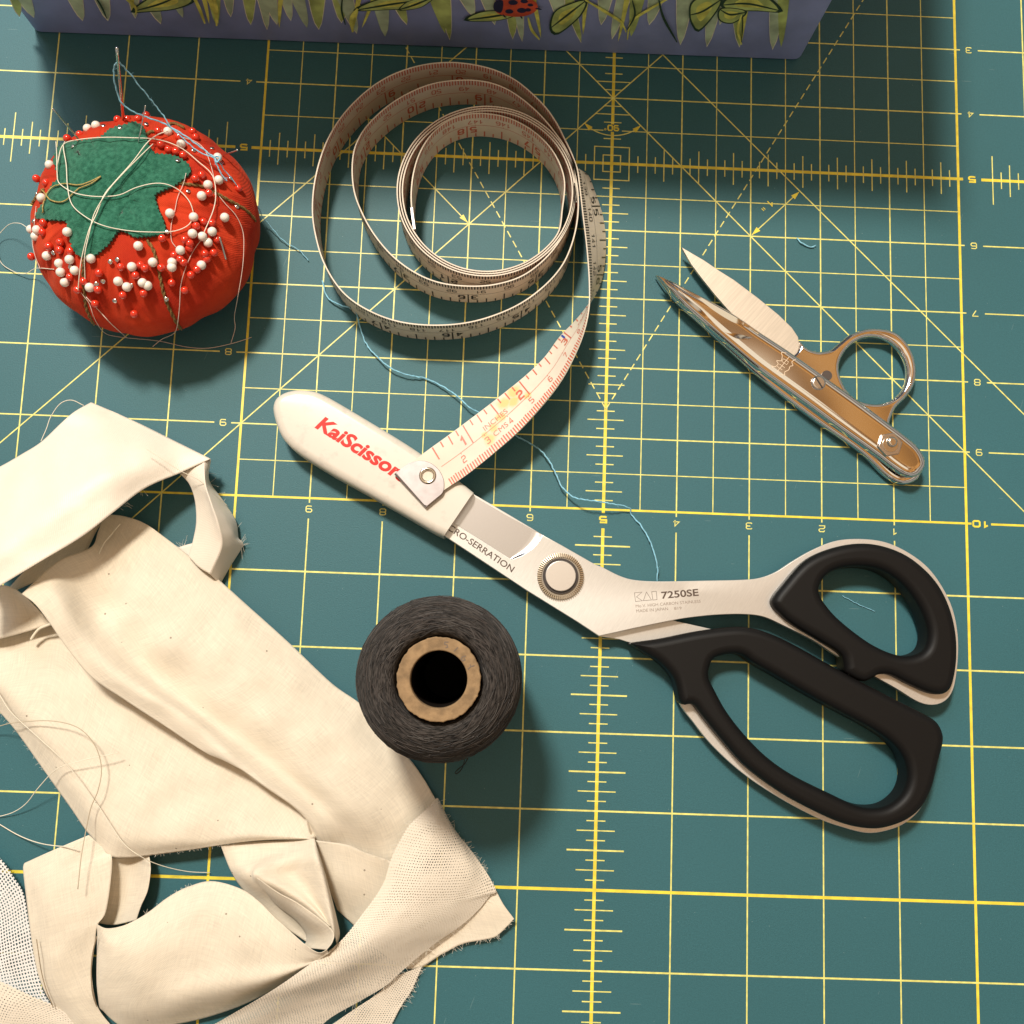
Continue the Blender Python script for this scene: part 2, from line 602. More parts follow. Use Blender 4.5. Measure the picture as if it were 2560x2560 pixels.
def build_mat():
    mb = MB()
    x0, x1, y0, y1 = -29.5, 6.5, -24.5, 3.2
    lp = [Vector(((a + 6) * IN, (b + 9) * IN)) for a, b in ((x0, y0), (x1, y0), (x1, y1), (x0, y1))]
    # subdivided top is unnecessary: one board with a small rounded edge
    slab(mb, lp, -2.0, 0.0, .3, 0, 2)

    def line(a, b, wd, z, m):
        L, fs = ribbon2([a, b], wd)
        mb.add([g(p.x, p.y, z) for p in L], fs, m)

    def seg_v(x, ya, yb, wd, z, m): line((x, ya), (x, yb), wd, z, m)
    def seg_h(y, xa, xb, wd, z, m): line((xa, y), (xb, y), wd, z, m)

    T, I_ = .0135, .0185
    ytop, ybot, xl, xr = 2.8, -24, -29, 6
    # verticals
    for k in range(-28, 7):
        if k in (0, -5, -10, 5): wd, m = {0: (.036, 1), -5: (.043, 1), -10: (.032, 1), 5: (.04, 1)}[k]
        else: wd, m = I_, 2
        r = .26 if k in (-5,) else .28
        if -10 < k < 0 or k < -10 or k > 0:
            seg_v(k, ytop, -10.05 if k == -5 else -10.065, wd, .02, m) if -10 < k < 0 else seg_v(k, ytop, ybot, wd, .02, m)
            if -10 < k < 0: seg_v(k, -10 - r, ybot, wd, .02, m)
        else:
            seg_v(k, ytop, ybot, wd, .02, m)
    for k in range(-19, 0, 2): seg_v(k / 2, ytop, -10, T, .022, 2)
    # horizontals
    for k in range(-23, 3):
        if k == -5: wd, m = .042, 1
        elif k == -10: wd, m = .029, 1
        elif k % 5 == 0: wd, m = .039, 1
        else: wd, m = I_, 2
        if k < -10:
            seg_h(k, xl, xr, wd + (.004 if m == 2 else 0), .03, m)
        else:
            e = .145 if k == -10 else .07
            e1 = .07
            if k == -10:
                seg_h(k, xl, .07, wd, .03, m); seg_h(k, .34, xr, wd, .03, m)
            else:
                seg_h(k, xl, -10.365, wd, .03, m)
                seg_h(k, -10.135, .07, wd, .03, m)
                seg_h(k, .335, xr, wd, .03, m)
    for k in range(-19, 5, 2): seg_h(k / 2, -10, 0, T, .032, 2)
    # eighth-inch ticks on the two heavy rulers
    n = -13.875 - 8
    x = n
    while x < 4:
        f8 = round((x - math.floor(x)) * 8) % 8
        inside = -10 < x < 0
        if f8 != 0 and not (-10.45 < x < -10.05) and not (0.02 < x < .42):
            if inside:
                h = {0: 0, 1: .125, 3: .125, 5: .125, 7: .125, 2: .24, 6: .24, 4: 0}[f8]
                if abs(x + 5) < .26: h = 0
            else:
                h = {1: .125, 3: .125, 5: .125, 7: .125, 2: .24, 6: .24, 4: .37}[f8]
            if h: seg_v(x, -5 - h, -5 + h, .015, .04, 2)
        x += .125
    y = ybot
    while y < 2.5:
        f8 = round((y - math.floor(y)) * 8) % 8
        inside = y > -10
        if f8 != 0 and not (-10.3 < y < -10.01):
            if inside:
                h = {1: .125, 3: .125, 5: .125, 7: .125, 2: .25, 6: .25, 4: 0}[f8]
                if abs(y + 5) < .26: h = 0
            else:
                h = {1: .125, 3: .125, 5: .125, 7: .125, 2: .25, 6: .25, 4: .375}[f8]
            if h: seg_h(y, -5 - h, -5 + h, .021 if h > .3 else .015, .045, 2)
        y += .125
    # concentric squares
    for h in (.125, .25):
        L, fs = ribbon2([(-5 - h, -5 - h), (-5 + h, -5 - h), (-5 + h, -5 + h), (-5 - h, -5 + h)], .016, True)
        mb.add([g(p.x, p.y, .047) for p in L], fs, 2)
    # diagonals (45 degrees, one and two inches apart)
    def diag(c, s, xa, xb, z, m=2, wd=.017):
        line((xa, c + s * xa), (xb, c + s * xb), wd, z, m)
    diag(-9, -1, -11, 5.5, .05); diag(-7.586, -1, -8, 5.5, .051)
    diag(1, 1, -20, -2, .052); diag(3.83, 1, -20, -3, .053)
    # dashed 60-degree lines
    sl = math.tan(math.radians(60))
    for s in (-1, 1):
        d = 0.0; L_ = 11.8; k = 0
        ux, uy = s * math.cos(math.radians(60)), math.sin(math.radians(60))
        while d < L_:
            a0 = d; a1 = min(d + .105, L_)
            line((-5 + ux * a0, -8.6 + uy * a0), (-5 + ux * a1, -8.6 + uy * a1), .016, .055, 2)
            d += .165
    # arrows
    def arrow(tip, frm, z):
        tip = Vector(tip); frm = Vector(frm); d = (tip - frm).normalized(); nn = Vector((-d.y, d.x))
        b = tip - d * .13
        mb.add([g(*(tip.to_tuple()), z), g(*((b + nn * .038).to_tuple()), z), g(*((b - nn * .038).to_tuple()), z)], [[0, 1, 2]], 1)
    line((-2.98, -5.98), (-2.32, -5.32), .015, .056, 2); arrow((-2.98, -5.98), (-2.5, -5.5), .06); arrow((-2.3, -5.3), (-2.5, -5.5), .06)
    line((-7.02, -5.98), (-8.38, -4.62), .015, .056, 2); arrow((-7.02, -5.98), (-7.3, -5.7), .06); arrow((-8.4, -4.6), (-8.2, -4.8), .06)
    arc = []
    for k in range(0, 21):
        a = math.radians(225 + 4 + (82) * k / 20)
        arc.append((-5 + .575 * math.cos(a), -4 + .575 * math.sin(a)))
    L, fs = ribbon2(arc, .015); mb.add([g(p.x, p.y, .057) for p in L], fs, 2)
    arrow((-5 - .41, -4 - .40), (-5 - .31, -4 - .49), .061); arrow((-5 + .41, -4 - .40), (-5 + .31, -4 - .49), .061)
    # white-out patch behind the angle figure is simply a gap in the rulers: cover with board colour
    mb.add([g(-5.13, -4.52, .064), g(-4.865, -4.52, .064), g(-4.865, -4.405, .064), g(-5.13, -4.405, .064)], [[0, 1, 2, 3]], 0)

    # figures: printed facing the far side of the table, so rotated half a turn here
    def num(txt, X, Y, bold=False, z=.066):
        st = .024 if bold else .0135
        for i, (L, fs) in enumerate(digits(txt, .09 if bold else .078, .078 if bold else .082, .035, st)):
            mb.add([g(X - p.x, Y - p.y, z + i * .003) for p in L], fs, 1 if bold else 2)
    for k in range(1, 10): num(str(k), -k, -10.15 if k != 5 else -10.14, k == 5)
    for k in range(0, 11):
        if k: num(str(k), .2, -k, k in (5, 10))
        if 0 < k < 10: num(str(k), -10.245, -k, k == 5)
    # 90 degree figure and 1" figure
    for i, (L, fs) in enumerate(digits('90', .062, .075, .026, .02)):
        mb.add([g(-4.99 - p.x, -4.46 - p.y, .07 + i * .003) for p in L], fs, 1)
    L, fs = ribbon2([(-5.105 + .013 * math.cos(a * math.pi / 4), -4.485 + .013 * math.sin(a * math.pi / 4)) for a in range(8)], .008, True)
    mb.add([g(p.x, p.y, .07) for p in L], fs, 1)
    c, s = math.cos(math.radians(225)), math.sin(math.radians(225))
    def rot(p, X, Y, z): return g(X + p[0] * c - p[1] * s, Y + p[0] * s + p[1] * c, z)
    for pl in ([(-.025, .012), (.012, .05), (.012, -.045)],):
        L, fs = ribbon2(pl, .017); mb.add([rot(p, -2.72, -5.49, .07) for p in L], fs, 1)
    for dx in (-.012, .016):
        L, fs = ribbon2([(dx, .022), (dx, -.022)], .012); mb.add([rot(p, -2.815, -5.585, .07) for p in L], fs, 1)
    o = mb.build('cutting_mat', [MATG, INK_Y, INK_C], smooth=False, uv=False)
    tag(o, 'green self-healing cutting mat printed with yellow inch grid, rulers and diagonals', 'cutting mat')


build_mat()
# the table under the mat
mbt = MB()
slab(mbt, [Vector((-1.0, -.8)), Vector((.8, -.8)), Vector((.8, .9)), Vector((-1.0, .9))], -32, -2.1, 1, 0, 2)
tag(mbt.build('table_top', M('table_wood', (.30, .17, .09), rough=.45, var=.3, vs=18, stretch=(0, (1, 9, 1))), smooth=False, uv=False), kind='structure')

# ------------------------------------------------------------------ painted box along the top of the picture
BOXH = 4.3 * 25.4
def build_box():
    a = P(84, 83); b = P(2003, 153)
    ux = (b - a).normalized(); ny = Vector((-ux.y, ux.x, 0))      # into the picture's top
    Wd = (b - a).length; Dp = 6.5 * IN
    root = thing('painted_box', 'lavender wooden box hand painted with grass blades and a ladybird, at the top edge', 'box', a + ux * Wd / 2)
    body = M('lavender_paint', (.30, .35, .62), rough=.5, var=.12, vs=60, bump=.3, bs=300)
    fl = .015                                                       # the walls lean out a little
    def q(s, d, z):
        e = 1 + 0
        return a + ux * s + ny * d + Vector((0, 0, z * MM))
    # rounded-corner footprint, walls flared
    rr = .12 * IN
    mb = MB()
    rings = []
    for z, grow in ((0.15, -.6 * MM), (1.2, 0), (BOXH * .5, fl * BOXH * .5 * MM), (BOXH, fl * BOXH * MM)):
        ring = []
        for (cx, cy, a0) in ((rr, rr, 180), (Wd - rr, rr, 270), (Wd - rr, Dp - rr, 0), (rr, Dp - rr, 90)):
            for k in range(7):
                an = math.radians(a0 + 15 * k)
                s = cx + (rr + grow) * math.cos(an); d = cy + (rr + grow) * math.sin(an)
                ring.append(q(s, d if d > Dp / 2 else max(d, -grow * 0 - 0), z))
        rings.append(ring)
    n = len(rings[0])
    vs = [v for r in rings for v in r]; fs = []
    for k in range(len(rings) - 1):
        for i in range(n):
            j = (i + 1) % n
            fs.append([k * n + i, k * n + j, (k + 1) * n + j, (k + 1) * n + i])
    fs.append(list(range(n))[::-1]); fs.append([(len(rings) - 1) * n + i for i in range(n)])
    mb.add(vs, fs)
    mb.build('box_body', body, root, sharp=40, uv=False)
    # lid overhanging the body (above the frame)
    lid = MB()
    lp = [q(-.05 * IN, -.05 * IN, 0).xy, q(Wd + .62 * IN, -.05 * IN, 0).xy, q(Wd + .62 * IN, Dp + .3 * IN, 0).xy, q(-.05 * IN, Dp + .3 * IN, 0).xy]
    slab(lid, lp, BOXH + .2, BOXH + 8, 1.5, .5, 3)
    lid.build('lid', body, root, smooth=True, sharp=40, uv=False)

    # painting: polygons on the front wall, found by meeting the photo's line of sight with that wall
    def F(px, off):
        d = ray(px[0], px[1])
        base = a - ny * off * MM
        t = (base - CP).dot(ny) / d.dot(ny)
        return CP + d * t
    B1 = crop(0, 0, 0.62112); B2 = crop(1000, 0, 0.62112)
    cols = {
        'olive': M('paint_olive', (.44, .54, .17), .5, var=.35, vs=120),
        'sage': M('paint_sage', (.48, .60, .40), .5, var=.3, vs=120),
        'cream': M('paint_cream', (.88, .82, .62), .5, var=.15, vs=200),
        'dark': M('paint_dark_green', (.02, .055, .03), .5),
        'yel': M('paint_yellow_green', (.68, .68, .14), .5, var=.3, vs=200),
        'red': M('paint_red', (.62, .09, .04), .45, var=.2, vs=200),
        'navy': M('paint_navy', (.02, .02, .06), .45)}
    names = list(cols)
    pm = MB()
    def shape(pts, col, off, n=28, closed=True):
        q2 = cr([Vector(p) for p in pts], n, True)
        vs = [F(p, off) for p in q2]
        c = sum(vs, Vector()) / len(vs)
        tris = tessellate_polygon([[Vector((p[0], p[1], 0)) for p in q2]])
        pm.add(vs, [list(t) for t in tris], names.index(col))
    def stroke(pts, wd, col, off):
        q2 = cr([Vector(p) for p in pts], 14)
        L = []
        m_ = len(q2)
        for i, p in enumerate(q2):
            t = (q2[min(i + 1, m_ - 1)] - q2[max(i - 1, 0)]).normalized()
            nn = Vector((-t.y, t.x)); ww = wd * (.35 + .65 * math.sin(math.pi * min(.95, (i + .6) / m_)))
            L += [F(p + nn * ww / 2, off), F(p - nn * ww / 2, off)]
        pm.add(L, [[2 * i, 2 * i + 1, 2 * i + 3, 2 * i + 2] for i in range(m_ - 1)], names.index(col))
    cnt = [0]
    def blade(x, ytip, lean, wd, col, rim=True):
        """grass blade, wide at the top of the picture and pointed at its lower tip"""
        cnt[0] += 1
        z = .12 + cnt[0] * .006
        top = -70
        def bl(wd, e):
            L = []
            N_ = 9
            for k in range(N_ + 1):
                t = k / N_
                yy = top + (ytip + e - top) * t
                ww = wd * (.5 * (1 - t) ** .55)
                xx = x + lean * (1 - t) + 3 * math.sin(t * 3 + x)
                L.append((xx, yy, ww))
            vs = []
            for (xx, yy, ww) in L: vs += [F((xx - ww, yy), z if e else z + .05), F((xx + ww, yy), z if e else z + .05)]
            return vs, [[2 * i, 2 * i + 1, 2 * i + 3, 2 * i + 2] for i in range(N_)]
        if rim:
            vs, fs = bl(wd + 5, 3); pm.add(vs, fs, names.index('cream'))
        vs, fs = bl(wd, 0); pm.add(vs, fs, names.index(col))
    rnd = random.Random(3)
    tips = [(52, 40), (85, 42), (205, 50), (268, 50), (400, 58), (540, 63), (630, 60), (665, 72), (690, 60), (765, 70), (800, 72), (855, 55),
            (890, 82), (960, 92), (1112, 84), (1125, 98), (1282, 96), (1308, 102), (1450, 105), (1530, 96), (1575, 92), (1700, 110), (1765, 115),
            (1850, 116), (1932, 122), (1955, 118), (1500, 60), (1240, 60), (1020, 60), (340, 44), (460, 45), (580, 40), (730, 50), (1400, 60), (1620, 60), (1800, 60), (1180, 40)]
    for (x, y) in tips:
        if x > 1990: continue
        left = rnd.random() < .5
        blade(x, y, rnd.uniform(-55, -10) if x < 1500 else rnd.uniform(0, 60), rnd.uniform(36, 60), 'sage' if rnd.random() < .6 else 'olive', rnd.random() < .75)
    for (x, y, ln) in ((520, 60, -20), (545, 62, -45), (330, 30, 10), (700, 70, 8), (880, 82, 25), (905, 70, 50), (1350, 96, -30), (1546, 104, 30), (1855, 112, 20), (1460, 88, 12)):
        blade(x, y, ln, 18, 'yel', False)
    # broad vine leaves with dark outlines, and stems
    z0 = .5
    for pts in ([B1(540, 45), B1(575, 12), B1(640, -20), B1(740, -30), B1(770, 5), B1(700, 35), B1(600, 45)],
                [B1(1440, 40), B1(1500, 8), B1(1580, -10), B1(1700, 0), B1(1660, 30), B1(1560, 38)],
                [B2(0, 38), B2(40, 5), B2(130, -10), B2(90, 25), B2(40, 38)],
                [B2(610, 110), B2(625, 50), B2(680, 20), B2(745, 5), B2(720, 65), B2(640, 130)],
                [B2(270, 80), B2(340, 48), B2(470, 48), B2(440, 70), B2(370, 84)],
                [B2(1170, 60), B2(1180, 10), B2(1250, -25), B2(1290, 0), B2(1260, 60), B2(1205, 118), B2(1180, 95)],
                [B2(1300, 20), B2(1350, -20), B2(1440, -30), B2(1525, 42), B2(1440, 42), B2(1340, 38)],
                [B2(1290, 40), B2(1340, 35), B2(1390, 50), B2(1340, 90), B2(1290, 80)]):
        z0 += .03
        cx = sum(p[0] for p in pts) / len(pts); cy = sum(p[1] for p in pts) / len(pts)
        shape([(cx + (p[0] - cx) * 1.14, cy + (p[1] - cy) * 1.14) for p in pts], 'dark', z0)
        shape(pts, 'olive', z0 + .008)
        shape([(cx + (p[0] - cx) * .55, cy + (p[1] - cy) * .55) for p in pts], 'yel', z0 + .016)
        stroke([pts[0], (cx, cy), pts[len(pts) // 2]], 5, 'dark', z0 + .024)
    for pts, wd, col in (([B1(490, -20), B1(545, 30), B1(545, 60)], 9, 'yel'), ([B1(770, -30), B1(800, 30), B1(825, 95)], 11, 'yel'),
                         ([B1(850, -30), B1(870, 30), B1(872, 105)], 12, 'yel'), ([B1(1440, 35), B1(1415, 75), B1(1420, 130)], 13, 'yel'),
                         ([B2(745, 0), B2(830, 50), B2(890, 90), B2(910, 130)], 9, 'yel'), ([B2(1090, -10), B2(1000, 40), B2(930, 90), B2(915, 160)], 8, 'yel'),
                         ([B2(935, 0), B2(945, 60), B2(915, 120)], 6, 'dark'), ([B2(515, 70), B2(530, 120), B2(562, 160)], 9, 'yel'),
                         ([B2(1375, 60), B2(1360, 120), B2(1375, 180)], 8, 'yel'), ([B2(1380, 60), B2(1378, 120), B2(1374, 170)], 4, 'dark'),
                         ([B2(1040, -10), B2(1060, 70), B2(1115, 170)], 8, 'dark'), ([B1(1380, -20), B1(1375, 40), B1(1390, 100)], 6, 'dark'),
                         ([B1(380, -20), B1(410, 30), B1(430, 75)], 6, 'dark')):
        z0 += .012
        stroke(pts, wd * .8, col, z0)
    # ladybird
    z0 += .03
    c = B2(465, 32)
    shape([B2(378, 30), B2(385, 8), B2(430, -8), B2(500, -8), B2(548, 10), B2(552, 38), B2(520, 60), B2(470, 68), B2(410, 60), B2(385, 48)], 'red', z0)
    shape([B2(376, 32), B2(382, 8), B2(412, 0), B2(415, 30), B2(405, 52), B2(385, 46)], 'navy', z0 + .01)
    for (x, y, r) in ((455, 10, 15), (500, 5, 12), (440, 46, 13), (490, 42, 15), (525, 20, 9), (515, 40, 10)):
        shape([B2(x + r * 1.3 * math.cos(k), y + r * .7 * math.sin(k)) for k in (0, 1, 2, 3, 4, 5)], 'navy', z0 + .012)
    stroke([B2(545, 34), B2(560, 36), B2(570, 38)], 4, 'navy', z0 + .015); stroke([B2(415, 58), B2(420, 66), B2(428, 70)], 4, 'navy', z0 + .015); stroke([B2(485, 64), B2(490, 72), B2(492, 76)], 4, 'navy', z0 + .015)
    pm.build('painted_decoration', [cols[k] for k in names], root, smooth=False, uv=False)


build_box()
# ------------------------------------------------------------------ tape measure
VINYL = M('tape_vinyl', (.69, .62, .51), rough=.52, var=.06, vs=90, spec=.3)
INK_R = M('red_ink', (.56, .14, .085), rough=.5)
INK_K = M('black_ink', (.025, .02, .018), rough=.5)
INK_B = M('blue_ink', (.02, .06, .35), rough=.5)
STAIN = M('tape_stain', (.85, .50, .16), rough=.5, var=.15, vs=500)
STEEL = M('tape_steel', (.33, .30, .30), rough=.42, metal=1.0, bump=.02, bs=500, var=.08, vs=300)


def add_stain(m):
    t = m.node_tree; b = t.nodes['Principled BSDF']
    uvn = N(t, 'ShaderNodeUVMap', uv_map='uv')
    nz = N(t, 'ShaderNodeTexNoise'); nz.inputs['Scale'].default_value = .45; nz.inputs['Detail'].default_value = 4
    t.links.new(uvn.outputs[0], nz.inputs['Vector'])
    ad = N(t, 'ShaderNodeVectorMath', operation='MULTIPLY_ADD')
    t.links.new(nz.outputs['Color'], ad.inputs[0]); ad.inputs[1].default_value = (2.6, 2.6, 0); t.links.new(uvn.outputs[0], ad.inputs[2])
    tot = None
    for (s_, t_, r) in ((38, 9, 2.0), (42, 12.5, 2.4), (47, 13.8, 2.6), (34, 7.6, 1.8), (31, 5, 2.2), (50, 8.2, 1.5), (45, 10.5, 2.2), (30, 7.5, 1.2)):
        d = N(t, 'ShaderNodeVectorMath', operation='DISTANCE'); t.links.new(ad.outputs[0], d.inputs[0]); d.inputs[1].default_value = (s_ + 1.3, t_ + 1.3, 0)
        e = mth(t, 'SUBTRACT', 1.0, mth(t, 'DIVIDE', d.outputs['Value'], r * 1.25))
        e = mth(t, 'MAXIMUM', e, 0.0)
        tot = e if tot is None else mth(t, 'MAXIMUM', tot, e)
    mx = N(t, 'ShaderNodeMix', data_type='RGBA')
    t.links.new(mth(t, 'MINIMUM', mth(t, 'MULTIPLY', tot, 1.5), .85), mx.inputs['Factor'])
    old = b.inputs['Base Color'].links[0].from_socket
    t.links.new(old, mx.inputs['A']); mx.inputs['B'].default_value = (.86, .50, .17, 1)
    t.links.new(mx.outputs['Result'], b.inputs['Base Color'])


add_stain(VINYL)


def build_tape():
    # flat and twisting end: (inch edge pixel, z) (centimetre edge pixel, z)
    st = [(K4(752, 712), 13.2, K4(890, 884), 13.2), (K4(860, 622), 13.2, K4(985, 808), 13.4), (K4(1000, 520), 12.6, K4(1112, 722), 13.6),
          (K4(1130, 424), 11.8, K4(1250, 612), 14.6), (K4(1265, 322), 10.2, K4(1398, 482), 16.6), (K4(1420, 198), 7.6, K4(1530, 335), 18.3),
          (K4(1530, 92), 4.8, K4(1625, 205), 18.8), (K2(1500, 1812), 2.8, K2(1592, 1885), 18.6), (K2(1586, 1722), 1.6, K2(1634, 1772), 18.0),
          (K2(1652, 1640), .9, K2(1658, 1655), 17.2), (K2(1712, 1540), .9, K2(1661, 1540), 16.8), (K2(1740, 1420), 1.2, K2(1655, 1420), 16.6),
          (K2(1746, 1290), 1.1, K2(1643, 1290), 16.4), (K2(1730, 1160), .8, K2(1627, 1160), 16.2), (K2(1688, 1030), .5, K2(1612, 1030), 16.1),
          (K2(1640, 930), .25, K2(1596, 910), 16.0)]
    top = [(1568, 830), (1530, 750), (1478, 650), (1400, 548), (1260, 428), (1100, 360), (900, 335), (700, 365), (520, 447), (360, 590), (255, 750), (195, 930), (174, 1100),
           (188, 1250), (240, 1420), (340, 1570), (480, 1668), (650, 1728), (850, 1745), (1050, 1722), (1250, 1650), (1400, 1550), (1510, 1430), (1572, 1290), (1600, 1130),
           (1590, 970), (1545, 820), (1475, 710), (1380, 600), (1255, 500), (1130, 445), (980, 430), (800, 455), (620, 540), (480, 660), (410, 770), (388, 880), (395, 1010),
           (430, 1120), (500, 1250), (600, 1370), (720, 1460), (850, 1515), (1000, 1535), (1150, 1527), (1300, 1480), (1425, 1385), (1520, 1260), (1575, 1120), (1580, 980)]
    # the tight inner turns
    cx, cy = 1108, 1028
    for n_, (rx, ry, ddx) in enumerate(((486, 461, 0), (473, 449, 1), (460, 437, 2))):
        for k in range(14):
            a = math.radians(8 - 360 * k / 14)
            top.append((cx + ddx + (rx - 12 * k / 14) * math.cos(a), cy + (ry - 11 * k / 14) * math.sin(a)))
    top += [(1515, 1120), (1525, 960), (1470, 820), (1370, 712), (1240, 638), (1110, 610), (1000, 615), (900, 650), (812, 722), (750, 820), (716, 930), (704, 1040), (708, 1130), (722, 1235)]
    SC = 1000.0
    rails = []
    for a, za, b, zb in st:
        pa = P(a[0], a[1], za); pb = P(b[0], b[1], zb)
        rails.append((pa, pb))
    for (x, y) in top:
        u, v = K2(x, y)
        pb = P(u, v, 16.0)
        rails.append((Vector((pb.x, pb.y, .2 * MM)), pb))
    six = [tuple(a) + tuple(b) for a, b in rails]
    class V6(list): pass
    # catmull-rom on both rails with a common parameter
    fa, fb, ss = [], [], []
    k_ = 14
    m = len(rails)
    for i in range(m - 1):
        for j in range(k_):
            t = j / k_
            for which, out in ((0, fa), (1, fb)):
                p1 = rails[i][which]; p2 = rails[i + 1][which]
                p0 = rails[i - 1][which] if i else p1 * 2 - p2
                p3 = rails[i + 2][which] if i + 2 < m else p2 * 2 - p1
                out.append(0.5 * ((2 * p1) + (p2 - p0) * t + (2 * p0 - 5 * p1 + 4 * p2 - p3) * t * t + (3 * p1 - p0 - 3 * p2 + p3) * t ** 3))
    fa.append(rails[-1][0].copy()); fb.append(rails[-1][1].copy())
    cum = [0.0]
    for i in range(1, len(fa)):
        cum.append(cum[-1] + ((fa[i] + fb[i]) / 2 - (fa[i - 1] + fb[i - 1]) / 2).length)
    total = cum[-1]
    import bisect
    WT = 16.0
    def S(s, t, off=0.0):
        """s metres from the brass-ended start, t 0..1 from cm edge to inch edge, off mm towards the red side"""
        s = min(max(s, 0), total - 1e-7)
        i = max(0, min(bisect.bisect_right(cum, s) - 1, len(cum) - 2))
        a = (s - cum[i]) / (cum[i + 1] - cum[i])
        A = fa[i].lerp(fa[i + 1], a); B = fb[i].lerp(fb[i + 1], a)
        p = B.lerp(A, t)
        if off:
            tv = (fa[i + 1] + fb[i + 1]) - (fa[i] + fb[i])
            n_ = tv.cross(A - B).normalized()
            p = p + n_ * (off * MM)
        return p
    # which way is the red face? at the flat end it must look up
    tv = (fa[1] + fb[1]) - (fa[0] + fb[0]); nn = tv.cross(fa[0] - fb[0])
    sg = 1 if nn.z > 0 else -1
    TH = .22
    root = thing('tape_measure', 'cream dressmaker tape measure coiled on edge with a flat red-numbered end', 'tape measure', P(*K2(1100, 1020)))
    ns = int(total / .0016)
    mb = MB()
    vs = []; uv = []
    for i in range(ns + 1):
        s = total * i / ns
        for side in (1, -1):
            for t in (0, .33, .67, 1):
                vs.append(S(s, t, side * TH * sg)); uv.append((s * 1000 + (0 if side > 0 else 3000), t * 16))
    fs = []
    for i in range(ns):
        b = i * 8; c = b + 8
        for j in range(3):
            fs.append([b + j, c + j, c + j + 1, b + j + 1])
            fs.append([b + 4 + j, b + 4 + j + 1, c + 4 + j + 1, c + 4 + j])
        fs.append([b, b + 4, c + 4, c]); fs.append([b + 3, c + 3, c + 7, b + 7])
    mb.add(vs, fs, 0, uv)

    pr = MB()
    def quad(s0, s1, t0, t1, side, lay, m):
        o = (TH + .03 + lay * .02) * side * sg
        k = max(1, int(abs(s1 - s0) / .002))
        L = []
        for i in range(k + 1):
            s = s0 + (s1 - s0) * i / k
            L += [S(s, t0, o), S(s, t1, o)]
        pr.add(L, [[2 * i, 2 * i + 1, 2 * i + 3, 2 * i + 2] for i in range(k)], m)
    def put(L, fs, s, t, side, m, lay=1, sx=1):
        """2d shapes in mm around (s,t): x along reading direction, y towards the inch edge"""
        o = (TH + .03 + lay * .02) * side * sg
        dirx = 1 if side > 0 else -1
        pr.add([S(s + dirx * p.x * MM, t + p.y / WT, o) for p in L], fs, m)
    L_ = total
    FULL = 60 * IN
    GAP0 = 29.3 * IN
    def where(lab):
        """tape reading (m from the visible start) -> distance along the modelled coil; the turns packed inside hide the rest"""
        if lab < GAP0: return lab
        if lab - (FULL - L_) < GAP0: return None
        return lab - (FULL - L_)
    for side, mm_ in ((1, 0), (-1, 1)):
        quad(.012, L_ - .012, .485, .498, side, 0, mm_)
        for k in range(12, int(FULL / MM) - 12):          # millimetre marks
            s = where(k * MM if side > 0 else FULL - k * MM)
            if s is None or not (.008 < s < L_ - .012): continue
            quad(s - .00024, s + .00024, 0.0, .165 if k % 5 else .185, side, 1, mm_)
        for c in range(2, 152):                            # centimetre figures
            s = where(c * .01 if side > 0 else FULL - c * .01)
            if s is None or not (.01 < s < L_ - .014): continue
            quad(s - .00012, s + .00012, .455, .485, side, 1, mm_)
            for i, (L, fs) in enumerate(digits(str(c), 1.35, 2.3, .55, .36)):
                put(L, fs, s, .33, side, mm_, 1 + i * .15)
        for e in range(4, 480):                            # inch marks and figures
            s = where(e / 8 * IN if side > 0 else FULL - e / 8 * IN)
            if s is None or not (.01 < s < L_ - .012): continue
            q = e % 8
            t0 = {0: .498, 4: .66, 2: .76, 6: .76}.get(q, .84)
            quad(s - .00024, s + .00024, t0, .985, side, 1, mm_)
            if q == 0:
                txt = str(e // 8)
                for kx, ch in enumerate(txt):
                    dx = -2.6 if len(txt) == 1 else (-2.3, 2.3)[kx]
                    for i, (L, fs) in enumerate(digits(ch, 1.9, 3.3, 0, .74)):
                        put([Vector((p.x + dx, p.y)) for p in L], fs, s, .67, side, mm_, 1 + i * .15)
    # words near the start, a blue pen mark and a stain
    for body, s, t, ht, wd in (('INCHES', 1.42 * IN, .60, 1.9, 10.2), ('CMS', 1.40 * IN, .335, 1.9, 5.8), ('FIBERGLASS', 3.45 * IN, .58, 1.3, 12)):
        v2, fs = text2(body, .0)
        wm = max(v.x for v in v2)
        put([Vector((v.x / wm * wd - wd / 2, (v.y - .5) * ht)) for v in v2], fs, s, t, 1, 0, 1.2)
    quad(2.93 * IN, 2.96 * IN, .76, .97, 1, 1.5, 2)
    t_ = mb.build('tape', VINYL, root, sharp=50)
    pr.build('markings', [INK_R, INK_K, INK_B], t_, smooth=False, uv=False)

    # metal clip with eyelet at the visible end
    cb = MB()
    z = 13.75
    out = [K4(728, 712), K4(800, 662), K4(850, 648), K4(905, 655), K4(955, 690), K4(985, 745), K4(988, 800), K4(975, 828), K4(897, 892), K4(880, 886), K4(735, 722)]
    q = [P(a[0], a[1], z).xy for a in out]
    lp = []
    sm = cr(q[1:8], 26)
    lp = [q[0]] + [v for v in sm] + q[8:]
    if area2(lp) < 0: lp.reverse()
    c0 = P(*K4(900, 728), z)
    hole = [Vector((c0.x + 1.9 * MM * math.cos(a * math.pi / 12), c0.y + 1.9 * MM * math.sin(a * math.pi / 12))) for a in range(24)][::-1]
    slab(cb, lp, 13.5, 13.95, .15, 0, 2, holes=[hole])
    slab(cb, lp, 12.3, 12.75, .12, .12, 2, holes=[hole])
    # folded edge joining the two leaves
    e0 = P(*K4(729, 714), 13.2); e1 = P(*K4(897, 894), 13.2)
    tube(cb, [e0, e1], .72 * MM, 10)
